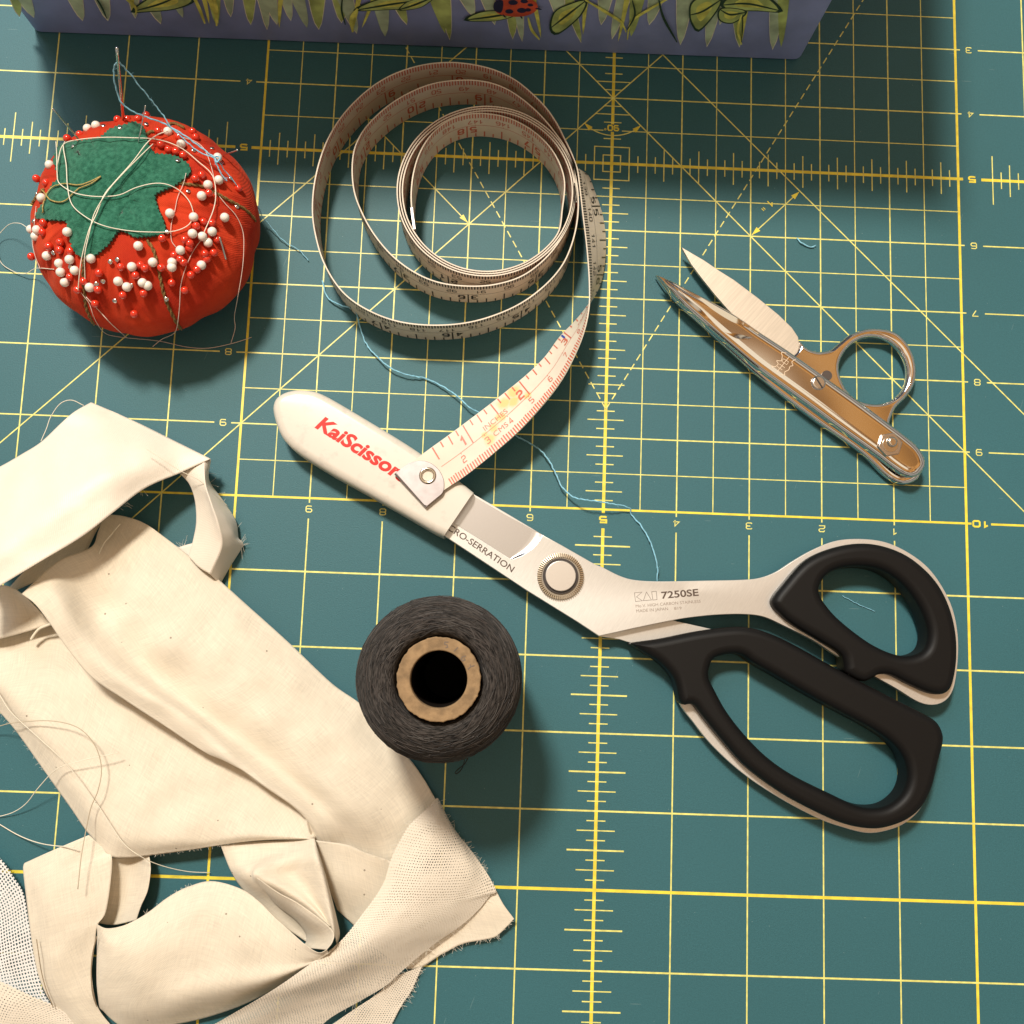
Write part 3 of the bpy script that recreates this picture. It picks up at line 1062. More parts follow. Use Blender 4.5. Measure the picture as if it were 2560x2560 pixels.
    cl = cb.build('metal_clip', STEEL, root, sharp=40, uv=False)
    ev = MB()
    vs = []; fs = []
    nr, ns_ = 32, 10
    for i in range(nr):
        a = 2 * math.pi * i / nr
        for k in range(ns_):
            b = 2 * math.pi * k / ns_
            r = 2.35 + .55 * math.cos(b)
            vs.append(Vector((c0.x + r * MM * math.cos(a), c0.y + r * MM * math.sin(a), (13.95 + .5 * math.sin(b)) * MM)))
    for i in range(nr):
        for k in range(ns_):
            fs.append([i * ns_ + k, ((i + 1) % nr) * ns_ + k, ((i + 1) % nr) * ns_ + (k + 1) % ns_, i * ns_ + (k + 1) % ns_])
    ev.add(vs, fs)
    ev.build('eyelet', M('eyelet_nickel', (.75, .70, .6), rough=.15, metal=1.0), cl, uv=False)
    # small metal tip on the hidden inner end
    e = MB()
    a1 = S(total - .008, .5)
    vs = []; fs = []
    for i in range(6):
        s = total - .008 + .0078 * i / 5
        for t in (-.03, 1.03):
            for o in (-.4, .4):
                vs.append(S(s, t, o))
    for i in range(5):
        b = i * 4; c = b + 4
        fs += [[b, c, c + 1, b + 1], [b + 2, b + 3, c + 3, c + 2], [b + 1, c + 1, c + 3, b + 3], [b, b + 2, c + 2, c]]
    fs += [[0, 1, 3, 2], [20, 22, 23, 21]]
    e.add(vs, fs)
    e.build('metal_tip', STEEL, root, smooth=False, uv=False)


build_tape()
# ------------------------------------------------------------------ tomato pincushion
PC = P(414, 628); PR = 1.46 * IN; PHH = .86 * IN
GRO = [math.radians(a) for a in (262, 304, 352, 48, 108, 168, 218)]


def pin_r(th, ph):
    """th azimuth, ph latitude -> surface point of the cushion"""
    gr = 0.0
    for a in GRO:
        d = abs((th - a + math.pi) % (2 * math.pi) - math.pi)
        gr += math.exp(-(d / .10) ** 2)
    c = math.cos(ph); s = math.sin(ph)
    e = .86
    cc = math.copysign(abs(c) ** e, c); s2 = math.copysign(abs(s) ** .95, s)
    v = Vector((math.cos(th) * c, math.sin(th) * c, s))
    lump = noise.noise(v * 1.7 + Vector((3, 1, 5))) * .035 + noise.noise(v * 5) * .008
    # gathers around the crown
    ga = .008 * math.sin(th * 31 + 2 * math.sin(th * 4)) * max(0, min(1, (s - .45) * 3)) * max(0, min(1, (.93 - s) * 8))
    cz = noise.noise(Vector((math.cos(th) * 7 + s * .9, math.sin(th) * 7 - s * .7, s * 1.1 + 4)))
    fade = max(0, min(1, (s - .12) * 2.2)) * max(0, min(1, (.96 - s) * 6))
    ga -= .019 * max(0, 1 - abs(cz) * 7) * fade
    r = 1 + lump - gr * .045 * (.35 + .65 * abs(s)) + ga
    p = Vector((math.cos(th) * cc * PR * r, math.sin(th) * cc * PR * r, s2 * PHH * (1 + lump * .5 - gr * .02 + ga)))
    p.z -= PHH * .10 * math.exp(-(c / .18) ** 2) if s > 0 else 0
    p.z += PHH * .97
    p.z = max(p.z, .0002)
    return Vector((PC.x, PC.y, 0)) + p


def red_cloth():
    m = M('red_cotton', (.48, .024, .010), rough=.85, sheen=.12, spec=.15)
    t = m.node_tree; b = t.nodes['Principled BSDF']
    tcn = t.nodes.new('ShaderNodeTexCoord')
    n1 = N(t, 'ShaderNodeTexNoise'); n1.inputs['Scale'].default_value = 60; n1.inputs['Detail'].default_value = 5
    t.links.new(tcn.outputs['Object'], n1.inputs['Vector'])
    r = N(t, 'ShaderNodeValToRGB')
    r.color_ramp.elements[0].position = .3; r.color_ramp.elements[0].color = (.38, .020, .008, 1)
    r.color_ramp.elements[1].position = .72; r.color_ramp.elements[1].color = (.60, .052, .014, 1)
    t.links.new(n1.outputs['Fac'], r.inputs[0]); t.links.new(r.outputs[0], b.inputs['Base Color'])
    b.inputs['Sheen Tint'].default_value = (1, .4, .25, 1)
    # weave + wrinkles
    wv = N(t, 'ShaderNodeTexWave'); wv.inputs['Scale'].default_value = 900; wv.inputs['Distortion'].default_value = 1.5; wv.bands_direction = 'DIAGONAL'
    n2 = N(t, 'ShaderNodeTexNoise'); n2.inputs['Scale'].default_value = 330; n2.inputs['Detail'].default_value = 4
    mp = N(t, 'ShaderNodeMapping'); mp.inputs['Scale'].default_value = (1, .45, 1)
    t.links.new(tcn.outputs['Object'], mp.inputs[0]); t.links.new(mp.outputs[0], n2.inputs['Vector'])
    t.links.new(tcn.outputs['Object'], wv.inputs['Vector'])
    h = mth(t, 'ADD', mth(t, 'MULTIPLY', wv.outputs['Fac'], .25), mth(t, 'MULTIPLY', n2.outputs['Fac'], 1.3))
    bp = N(t, 'ShaderNodeBump'); bp.inputs['Strength'].default_value = .55; bp.inputs['Distance'].default_value = .0005
    t.links.new(h, bp.inputs['Height']); t.links.new(bp.outputs[0], b.inputs['Normal'])
    return m


cush_root = thing('tomato_pincushion', 'round red cotton tomato pincushion with a green felt leaf, stuck full of pins', 'pincushion', (PC.x, PC.y, 0))
_v = []; _f = []
NT, NP = 420, 130
for i in range(NP + 1):
    ph = -math.pi / 2 + math.pi * i / NP
    for j in range(NT):
        _v.append(pin_r(2 * math.pi * j / NT, ph))
for i in range(NP):
    for j in range(NT):
        a = i * NT + j; b = i * NT + (j + 1) % NT
        _f.append([a, b, b + NT, a + NT])
mk('cushion_body', _v, _f, red_cloth(), cush_root)
BVH = BVHTree.FromPolygons(_v, _f)


def on_cushion(u, v, lift=0.0):
    d = ray(u, v).normalized()
    hit = BVH.ray_cast(CP, d)
    if hit[0] is None:
        return None, None
    n = hit[1]
    if n.dot(d) > 0: n = -n
    return hit[0] + n * lift * MM, n


def build_leaf():
    out = [(690, 682), (722, 667), (760, 684), (785, 722), (796, 762), (800, 790), (835, 836), (885, 838), (950, 850), (1010, 888), (1026, 920), (1020, 942), (960, 990), (930, 1008), (850, 1044), (836, 1056),
           (852, 1130), (878, 1180), (892, 1230), (884, 1262), (800, 1275), (730, 1278), (690, 1255), (650, 1240), (622, 1268), (585, 1318), (552, 1345), (522, 1372), (460, 1386), (430, 1376), (400, 1340), (386, 1290), (374, 1230), (366, 1190),
           (312, 1186), (245, 1182), (200, 1166), (228, 1122), (258, 1080), (270, 1040), (290, 1000), (326, 972), (320, 930), (300, 880), (310, 830), (330, 792), (380, 770), (450, 766), (500, 760), (545, 750), (590, 712), (640, 692)]
    pts = [Vector(p) for p in out]
    dense = []
    m = len(pts)
    for i in range(m):                                   # pinked (zigzag) edge
        a = pts[i]; b = pts[(i + 1) % m]
        n = max(2, int((b - a).length / 11)); n += n % 2
        e = (b - a).normalized(); nn = Vector((e.y, -e.x))
        for j in range(n):
            dense.append(a.lerp(b, j / n) + nn * (5.5 if j % 2 else -3.0))
    inner = []
    x = 200
    while x < 1030:
        y = 660
        while y < 1390:
            p = Vector((x + (y // 14 % 2) * 7, y)); ins = False
            for i in range(m):
                a = pts[i]; b = pts[(i + 1) % m]
                if (a.y > p.y) != (b.y > p.y) and p.x < (b.x - a.x) * (p.y - a.y) / (b.y - a.y) + a.x: ins = not ins
            if ins and min((p - q).length for q in dense) > 8: inner.append(p)
            y += 14
        x += 14
    n0 = len(dense)
    r = delaunay_2d_cdt([v.copy() for v in dense] + inner, [(i, (i + 1) % n0) for i in range(n0)], [], 1, 1e-5)
    vs2, fs = r[0], r[2]
    up = []; lo = []
    for v in vs2:
        L = .55 + .35 * (noise.noise(Vector((v.x * .012, v.y * .012, 2))) + .3)
        u_, w_ = K1(v.x, v.y)
        p, n = on_cushion(u_, w_, 0)
        if p is None:
            p = P(u_, w_, 20); n = Vector((0, 0, 1))
        n = (n + Vector((0, 0, 1.2))).normalized()
        up.append(p + n * (L + .7) * MM); lo.append(p + n * (L - .4) * MM)
    k = len(up)
    bd = r[1]
    cnt = {}
    F = [list(f) for f in fs]
    F2_ = []
    for f in F:
        a, b, c = (up[i] for i in f[:3])
        if (b - a).cross(c - a).z < 0: f = f[::-1]
        F2_.append(f)
        for i in range(len(f)):
            e = (f[i], f[(i + 1) % len(f)])
            cnt[e] = cnt.get(e, 0) + 1
    faces = F2_ + [[i + k for i in f[::-1]] for f in F2_]
    for (a, b) in cnt:
        if (b, a) not in cnt: faces.append([b, a, a + k, b + k])
    felt = M('green_felt', (.014, .095, .058), rough=.95, var=.4, vs=700, sheen=.2, bump=1.0, bs=2600, col2=(.035, .165, .105), spec=.1)
    o = mk('felt_leaf', up + lo, faces, felt, cush_root, True)
    o.data.set_sharp_from_angle(angle=math.radians(50))
    global LEAFBVH
    LEAFBVH = BVHTree.FromPolygons(up, F2_)


LEAFBVH = None
build_leaf()


def on_top(u, v, lift=.4):
    d = ray(u, v).normalized()
    h = LEAFBVH.ray_cast(CP, d)
    if h[0] is not None:
        n = h[1]
        if n.dot(d) > 0: n = -n
        return h[0] + n * lift * MM, n
    return on_cushion(u, v, lift)


TWINE = M('gold_brown_twine', (.19, .11, .03), rough=.8, var=.5, vs=2500, bump=.8, bs=3000)
for pts in ([(790, 1290), (822, 1340), (840, 1400), (858, 1480), (880, 1580), (925, 1690), (975, 1775)],
            [(955, 985), (1020, 992), (1080, 1000), (1150, 1035), (1215, 1070), (1290, 1110), (1340, 1150), (1368, 1185)],
            [(452, 1390), (448, 1470), (452, 1560), (470, 1660), (510, 1745), (545, 1785)],
            [(240, 1020), (200, 1060), (165, 1120), (150, 1180)],
            [(790, 725), (812, 710), (830, 712)],
            [(905, 672), (940, 668), (985, 690)]):
    q = []
    for p in cr([Vector(p) for p in pts], 40):
        w_, n_ = on_cushion(*K1(p.x, p.y), .25)
        if w_ is not None: q.append(w_)
    mb = MB()
    # two-ply twist
    for ph in (0, math.pi):
        qq = []
        for i, c in enumerate(q):
            t = (q[min(i + 1, len(q) - 1)] - q[max(i - 1, 0)]).normalized()
            x = t.orthogonal().normalized(); y = t.cross(x)
            qq.append(c + (x * math.cos(i * 1.1 + ph) + y * math.sin(i * 1.1 + ph)) * .28 * MM)
        tube(mb, qq, .36 * MM, 6)
    mb.build('twine', TWINE, cush_root, uv=False)
# loose gold twine lying over the leaf
mb = MB()
for pts in ([(230, 1020), (255, 1050), (280, 1078), (320, 1088), (360, 1078), (400, 1040), (440, 1010), (500, 985), (543, 952)],
            [(235, 1145), (240, 1100), (262, 1040), (300, 1002), (360, 990), (430, 995), (490, 978), (545, 950)]):
    q = [on_top(*K1(p.x, p.y), .55)[0] for p in cr([Vector(p) for p in pts], 40)]
    q = [x for x in q if x is not None]
    tube(mb, q, .22 * MM, 6)
mb.build('loose_twine', M('gold_twine', (.36, .27, .08), rough=.6, var=.4, vs=2500), cush_root, uv=False)

# ---- pins
WHITE = [(515, 674), (470, 690), (266, 885), (222, 1062), (901, 706), (972, 774), (1168, 845), (1174, 966), (1116, 992), (1082, 1051), (912, 1145), (1039, 1165), (1206, 1167), (361, 1245), (166, 1231), (198, 1234), (190, 1268),
         (251, 1373), (317, 1414), (373, 1393), (325, 1461), (401, 1452), (348, 1515), (487, 1388), (742, 1320), (820, 1408), (708, 1432), (634, 1510), (681, 1540), (765, 1518), (792, 1533), (481, 1543), (1033, 1254), (1139, 1243),
         (1086, 1269), (1116, 1302), (968, 1343), (924, 1408), (922, 1434), (1081, 1423)]
RED = [(428, 722), (360, 742), (631, 641), (684, 641), (740, 638), (785, 618), (848, 702), (1033, 706), (1050, 736), (903, 803), (943, 812), (983, 834), (862, 776), (960, 735), (1047, 957), (1082, 940), (1120, 1037), (1280, 1010),
       (195, 958), (248, 981), (232, 1195), (229, 1246), (262, 1322), (322, 1300), (320, 1340), (380, 1347), (168, 1377), (376, 1487), (449, 1510), (416, 1555), (526, 1555), (531, 1465), (649, 1433), (778, 1440), (755, 1422), (727, 1478),
       (720, 1685), (659, 1585), (770, 1575), (511, 1630), (870, 1280), (865, 1437), (921, 1517), (991, 1558), (1053, 1213), (1092, 1190), (1138, 1197), (991, 1286), (1018, 1306), (1016, 1332), (935, 1370), (968, 1390), (985, 1408), (1110, 1390),
       (1100, 1362), (1147, 1357), (1057, 1447), (1024, 1475), (1166, 1286)]
METAL = [(785, 665), (645, 685), (555, 675), (390, 785), (954, 860), (1137, 795), (1040, 806), (1240, 957), (1272, 1108), (1010, 1025), (179, 1185), (285, 1357), (378, 1433), (592, 1405), (628, 1393), (553, 1510), (518, 1525), (704, 1531), (615, 1615),
         (893, 1605), (898, 1243), (195, 1040)]
M_WH = M('white_pin_glass', (.80, .74, .66), rough=.32, coat=.2)
M_RD = M('red_pin_glass', (.66, .035, .012), rough=.12, coat=.8)
M_MT = M('pin_steel', (.72, .70, .66), rough=.18, metal=1.0)


def pin_mesh(name, r, ball, flat=1.0):
    mb = MB()
    nu, nv = 20, 12
    vs = []; fs = []
    for i in range(nv + 1):
        a = math.pi * i / nv
        for j in range(nu):
            b = 2 * math.pi * j / nu
            vs.append(Vector((r * math.sin(a) * math.cos(b), r * math.sin(a) * math.sin(b), r * flat * math.cos(a))) * MM)
    for i in range(nv):
        for j in range(nu):
            fs.append([i * nu + j, (i + 1) * nu + j, (i + 1) * nu + (j + 1) % nu, i * nu + (j + 1) % nu])
    mb.add(vs, fs, 0)
    tube(mb, [Vector((0, 0, -r * .6 * MM)), Vector((0, 0, -9 * MM)), Vector((0, 0, -11 * MM))], .28 * MM, 6, 1, r2=.05 * MM)
    return mb.build(name, [ball, M_MT], None, uv=False)


def sector(x, y):
    """place names a person can find on the cushion (crop coordinates, leaf centre about 560,1000)"""
    ang = math.degrees(math.atan2(-(y - 1200), x - 760)) % 360
    names = ['right side', 'upper right edge', 'top edge', 'upper left edge', 'left side', 'lower left part', 'lower part', 'lower right part']
    return names[int(((ang + 22.5) % 360) // 45)]


ORD = ['first', 'second', 'third', 'fourth', 'fifth', 'sixth', 'seventh', 'eighth', 'ninth', 'tenth', 'eleventh', 'twelfth', 'thirteenth', 'fourteenth', 'fifteenth', 'sixteenth', 'seventeenth', 'eighteenth', 'nineteenth', 'twentieth']


def place_pins(lst, name, r, ball, adj, group, flat=1.0):
    src = pin_mesh(name, r, ball, flat)
    byS = {}
    for p in lst: byS.setdefault(sector(*p), []).append(p)
    first = True
    rnd = random.Random(len(lst))
    for sname, ps in byS.items():
        ps.sort(key=lambda p: (p[0], p[1]))
        for i, (x, y) in enumerate(ps):
            u, v = K1(x, y)
            p, n = on_top(u, v, 0)
            if p is None:
                # silhouette pins: step towards the cushion centre until we hit it
                cx, cy = 355, 563
                for k in range(1, 40):
                    uu = u + (cx - u) * k * .006; vv = v + (cy - v) * k * .006
                    p, n = on_cushion(uu, vv, 0)
                    if p is not None: break
                n = (n + Vector((p.x - PC.x, p.y - PC.y, 0)).normalized() * .6).normalized()
            n = (n + Vector((rnd.uniform(-.35, .35), rnd.uniform(-.35, .35), .25))).normalized()
            lift = r * (.9 if ball is not M_MT else .6) + rnd.uniform(0, 1.0)
            # keep the head exactly on the line of sight: slide along it
            c = p + n * lift * MM
            d = ray(u, v).normalized()
            c = CP + d * (c - CP).dot(d)
            o = src if first else src.copy()
            if not first: COL.objects.link(o)
            first = False
            o.location = c
            o.rotation_euler = n.to_track_quat('Z', 'Y').to_euler()
            if len(ps) == 1: lab = '%s, the only one on the %s of the tomato pincushion' % (adj, sname)
            elif i == 0: lab = '%s, leftmost of %d on the %s of the tomato pincushion' % (adj, len(ps), sname)
            elif i == len(ps) - 1: lab = '%s, rightmost of %d on the %s of the tomato pincushion' % (adj, len(ps), sname)
            else: lab = '%s, %s from left on the %s of the pincushion' % (adj, ORD[i], sname)
            tag(o, lab, 'pin', group)


place_pins(WHITE, 'ball_head_pin', 1.48, M_WH, 'white ball-head pin', 'white ball-head pins in the pincushion')
place_pins(RED, 'ball_head_pin', 1.3, M_RD, 'red ball-head pin', 'red ball-head pins in the pincushion')
place_pins(METAL, 'steel_pin', .78, M_MT, 'small steel-head pin', 'steel pins in the pincushion', .45)


# ---- needles
def needle(name, base, tip, zt, r, label, lift=0.0, zb=None, eye=False):
    mb = MB()
    p0 = on_top(*K1(*base), -1.0)[0] if zb is None else P(*K1(*base), zb)
    if p0 is None: p0 = P(*K1(*base), 30)
    p1 = P(*K1(*tip), zt)
    n = 10
    tube(mb, [p0.lerp(p1, k / n) for k in range(n + 1)], r * MM, 8, 0, r2=r * MM * .9)
    o = mb.build(name, M_MT, None, uv=False, loc=p0)
    tag(o, label, 'needle' if name == 'needle' else 'pin')
    return p0, p1


N0, N1 = needle('needle', (655, 640), (627, 256), 72, .5, 'long steel needle standing at the top of the pincushion, threaded with blue')
needle('needle', (425, 752), (282, 582), 52, .28, 'thin dark needle leaning out over the upper left of the pincushion')
needle('needle', (737, 770), (781, 566), 52, .22, 'fine pale needle above the leaf tip of the pincushion')
needle('needle', (1185, 826), (1276, 804), 36, .28, 'short bright needle poking right past the upper right of the pincushion')
needle('needle', (1178, 1272), (1212, 1392), 33, .36, 'dark steel needle lying on the bare right flank of the pincushion', zb=38)
needle('needle', (1312, 936), (1300, 922), 24, .6, 'bright needle end poking from the right rim of the pincushion', zb=22)

# ---- threads on the cushion
TH_W = M('ecru_thread', (.78, .72, .58), rough=.7, sheen=.3)
TH_P = M('pale_translucent_thread', (.74, .60, .52), rough=.6)
TH_B = M('light_blue_thread', (.22, .52, .68), rough=.6, sheen=.3, var=.2, vs=900)


def thread(pts, r, mat_, label, n=70, lift=.7, wob=.0, loose=()):
    """pts in K1 crop coordinates; points off the cushion carry an explicit z (mm)"""
    q = []
    for p in pts:
        if len(p) == 3: q.append(P(*K1(p[0], p[1]), p[2]))
        else:
            a = on_top(*K1(p[0], p[1]), lift)[0]
            q.append(a if a is not None else P(*K1(p[0], p[1]), 22))
    c = cr(q, n)
    # keep strands above the cloth
    out = []
    for i, p in enumerate(c):
        d = (p - CP).normalized()
        h = LEAFBVH.ray_cast(CP, d); h2 = BVH.ray_cast(CP, d)
        dist = (p - CP).length
        lim = min([x[3] for x in (h, h2) if x[0] is not None] or [9])
        lim -= .35 * MM
        if dist > lim: p = CP + d * lim
        out.append(p)
    mb = MB()
    tube(mb, out, r * MM, 6)
    o = mb.build('loose_thread', mat_, None, uv=False, loc=out[0])
    tag(o, label, 'thread', 'loose threads about the pincushion')


thread([(300, 760), (318, 840), (318, 930), (330, 990), (400, 1040), (480, 1058), (560, 1062), (650, 1052), (740, 1015), (830, 993), (900, 1000), (970, 1035), (1020, 1090), (1040, 1150)], .16, TH_W, 'cream thread waving across the middle of the felt leaf', lift=1.0)
thread([(322, 900), (350, 800), (430, 768), (560, 755), (700, 758), (850, 768), (960, 800), (1060, 880), (1130, 950), (1150, 1040), (1140, 1120), (1090, 1250)], .16, TH_W, 'cream thread arching over the top of the leaf to the right', lift=1.4)
thread([(365, 740), (352, 800), (368, 900), (372, 1020), (400, 1110), (470, 1170), (560, 1220), (680, 1245), (800, 1248), (930, 1245), (1010, 1210), (1040, 1170)], .16, TH_W, 'cream thread looping under the leaf from left to right', lift=1.2)
thread([(905, 730), (840, 745), (790, 790), (720, 885), (620, 990), (560, 1060), (520, 1150), (490, 1250), (455, 1380), (440, 1460), (435, 1560)], .18, TH_W, 'double cream thread running down the leaf to its lower tip', lift=1.8)
thread([(830, 800), (770, 850), (690, 925), (600, 1015), (555, 1080), (520, 1170), (495, 1255), (465, 1370), (460, 1460), (455, 1530)], .16, TH_W, 'second cream thread twisted beside the one down the leaf', lift=1.9)
thread([(435, 1560), (480, 1620), (510, 1700), (560, 1785, 8), (640, 1808, 2), (850, 1830, 1.2), (1000, 1862, 1), (1120, 1868, .8), (1250, 1842, .8), (1350, 1810, .8)], .11, TH_P, 'pale thread trailing round the bottom of the pincushion onto the mat', n=90)
thread([(470, 1590), (540, 1665), (600, 1730), (680, 1812, 3)], .15, TH_P, 'pale thread running down the lower left of the pincushion')
thread([(1095, 1270), (1040, 1340), (1000, 1430), (970, 1530), (960, 1640), (945, 1750), (925, 1795, 8), (870, 1820, 2), (820, 1860, .6)], .12, TH_P, 'pale pink thread running down the lower right of the pincushion')
thread([(1150, 1030), (1200, 1090), (1260, 1160), (1295, 1240), (1300, 1340), (1290, 1450), (1275, 1600, 20), (1258, 1700, 6), (1262, 1760, 2), (1240, 1840, .8)], .12, TH_P, 'pale thread hanging down the right flank of the pincushion')
thread([(1000, 935), (985, 990), (955, 1060), (940, 1130), (920, 1210), (920, 1290), (945, 1330)], .11, TH_P, 'fine kinked thread right of the leaf', lift=.6)
thread([(975, 745), (1050, 770), (1100, 820), (1130, 900), (1150, 980), (1150, 1050)], .11, TH_P, 'pink thread curving over the upper right of the pincushion')
thread([(150, 1225, 20), (110, 1200, 14), (60, 1200, 8), (20, 1230, 4), (-20, 1290, 2), (0, 1400, 1), (60, 1450, 1), (130, 1470, 2), (195, 1440, 8), (300, 1445)], .13, TH_W, 'fine white thread looping off the left of the pincushion')
thread([(205, 1110), (195, 1200), (185, 1290), (200, 1370), (228, 1440)], .11, TH_P, 'fine thread down the left edge of the pincushion')
# blue thread through the needle's eye
EY = N0.lerp(N1, .84)
def th3(pts, r, mat_, label, n=80, group='loose threads about the pincushion'):
    mb = MB(); q = cr(pts, n * 2)
    q = [p + Vector((noise.noise(p * 700), noise.noise(p * 700 + Vector((5, 0, 0))), noise.noise(p * 500) * .5)) * .28 * MM for p in q[:-1]] + [q[-1]]
    tube(mb, q, r * MM, 6)
    rf = random.Random(len(label))
    for k in range(n // 3):
        p = rf.choice(q); d = Vector((rf.uniform(-1, 1), rf.uniform(-1, 1), rf.uniform(0, .6))).normalized()
        tube(mb, [p, p + d * .5 * MM, p + d * .9 * MM + Vector((.2 * MM, 0, 0))], .03 * MM, 3, cap=False)
    o = mb.build('loose_thread', mat_, None, uv=False, loc=q[0]); tag(o, label, 'thread', group)
def KP(x, y, z): return P(*K1(x, y), z)
th3([EY, KP(612, 370, 60), KP(622, 480, 54), KP(660, 560, 50), KP(740, 610, 47), KP(860, 655, 45), KP(930, 690, 44), KP(1010, 740, 43), KP(1090, 800, 41), KP(1150, 845, 40)], .24, TH_B, 'light blue thread sagging from the tall needle over the pins')
th3([EY, KP(700, 400, 60), KP(780, 500, 54), KP(860, 600, 48), KP(920, 685, 45), KP(980, 740, 43), KP(1060, 810, 41), KP(1150, 848, 40)], .2, TH_B, 'light blue thread drawn straight from the needle eye')
th3([KP(1150, 846, 40.4), KP(1168, 838, 41), KP(1180, 852, 41), KP(1165, 868, 41), KP(1150, 850, 41), KP(1170, 900, 39.5), KP(1195, 945, 38), KP(1218, 972, 37)], .22, TH_B, 'knotted blue thread ends by the upper right pins')
th3([KP(1160, 850, 40), KP(1200, 905, 37), KP(1240, 955, 35), KP(1280, 1005, 32), KP(1330, 1050, 22), KP(1380, 1105, 10), KP(1420, 1175, 4), KP(1520, 1290, 1.5), KP(1600, 1340, 1), KP(1655, 1400, .6)], .16, TH_B, 'thin blue thread falling from the right of the pincushion to the mat')
th3([P(*DD(608, 530), .6), P(*DD(618, 560), 1), P(*DD(640, 575), 2), P(*DD(668, 585), 3), P(*DD(680, 620), 1), P(*DD(695, 655), 1.2), P(*DD(735, 693), 2.4), P(*DD(772, 708), 2), P(*DD(805, 715), 1), P(*DD(850, 738), 2.4), P(*DD(885, 768), 3), P(*DD(915, 785), 1.6), P(*DD(950, 808), .8),
     P(*DD(985, 828), .8), P(*DD(1020, 850), 2.0), P(*DD(1042, 880), 3), P(*DD(1058, 915), 3), P(*DD(1080, 937), 3.6), P(*DD(1110, 944), 6), P(*DD(1150, 950), 5), P(*DD(1186, 958), 2.4), P(*DD(1192, 972), .8), P(*DD(1215, 1000), 1.2), P(*DD(1232, 1035), 2), P(*DD(1240, 1070), 2), P(*DD(1240, 1098), .6)],
    .26, TH_B, 'long turquoise thread wandering across the mat from the tape to the big shears', 160, None)
th3([P(*DD(1504, 450), .4), P(*DD(1512, 458), .8), P(*DD(1522, 464), .6), P(*DD(1532, 466), .5), P(*DD(1539, 463), .6)], .26, TH_B, 'tiny curl of turquoise thread on the mat right of the small snips', 16, None)
th3([P(*K6(1298, 466), .3), P(*K6(1350, 495), .4), P(*K6(1428, 530), .3)], .12, TH_B, 'short pale thread scrap inside the upper handle of the shears', 12, None)
# ------------------------------------------------------------------ big bent-handle shears with sheath
BRUSH = M('brushed_blade_steel', (.66, .64, .61), rough=.36, metal=.6, var=.05, vs=420, stretch=(1.03, (1, 14, 1)), bump=.02, bs=900, aniso=.3)
HOLL = M('hollow_ground_steel', (.52, .49, .48), rough=.26, metal=1.0)
BLACK = M('black_elastomer', (.0055, .0052, .0052), rough=.5, spec=.2, bump=.05, bs=2500)
ENG = M('engraved_mark', (.085, .055, .04), rough=.6)
ENG2 = M('faint_engraved_mark', (.27, .21, .17), rough=.6)


def KL(K, pts, z, n=160, smooth=True):
    return pix_loop([K(*p) for p in pts], z, n, smooth)


def rev(lp): return list(reversed(lp))


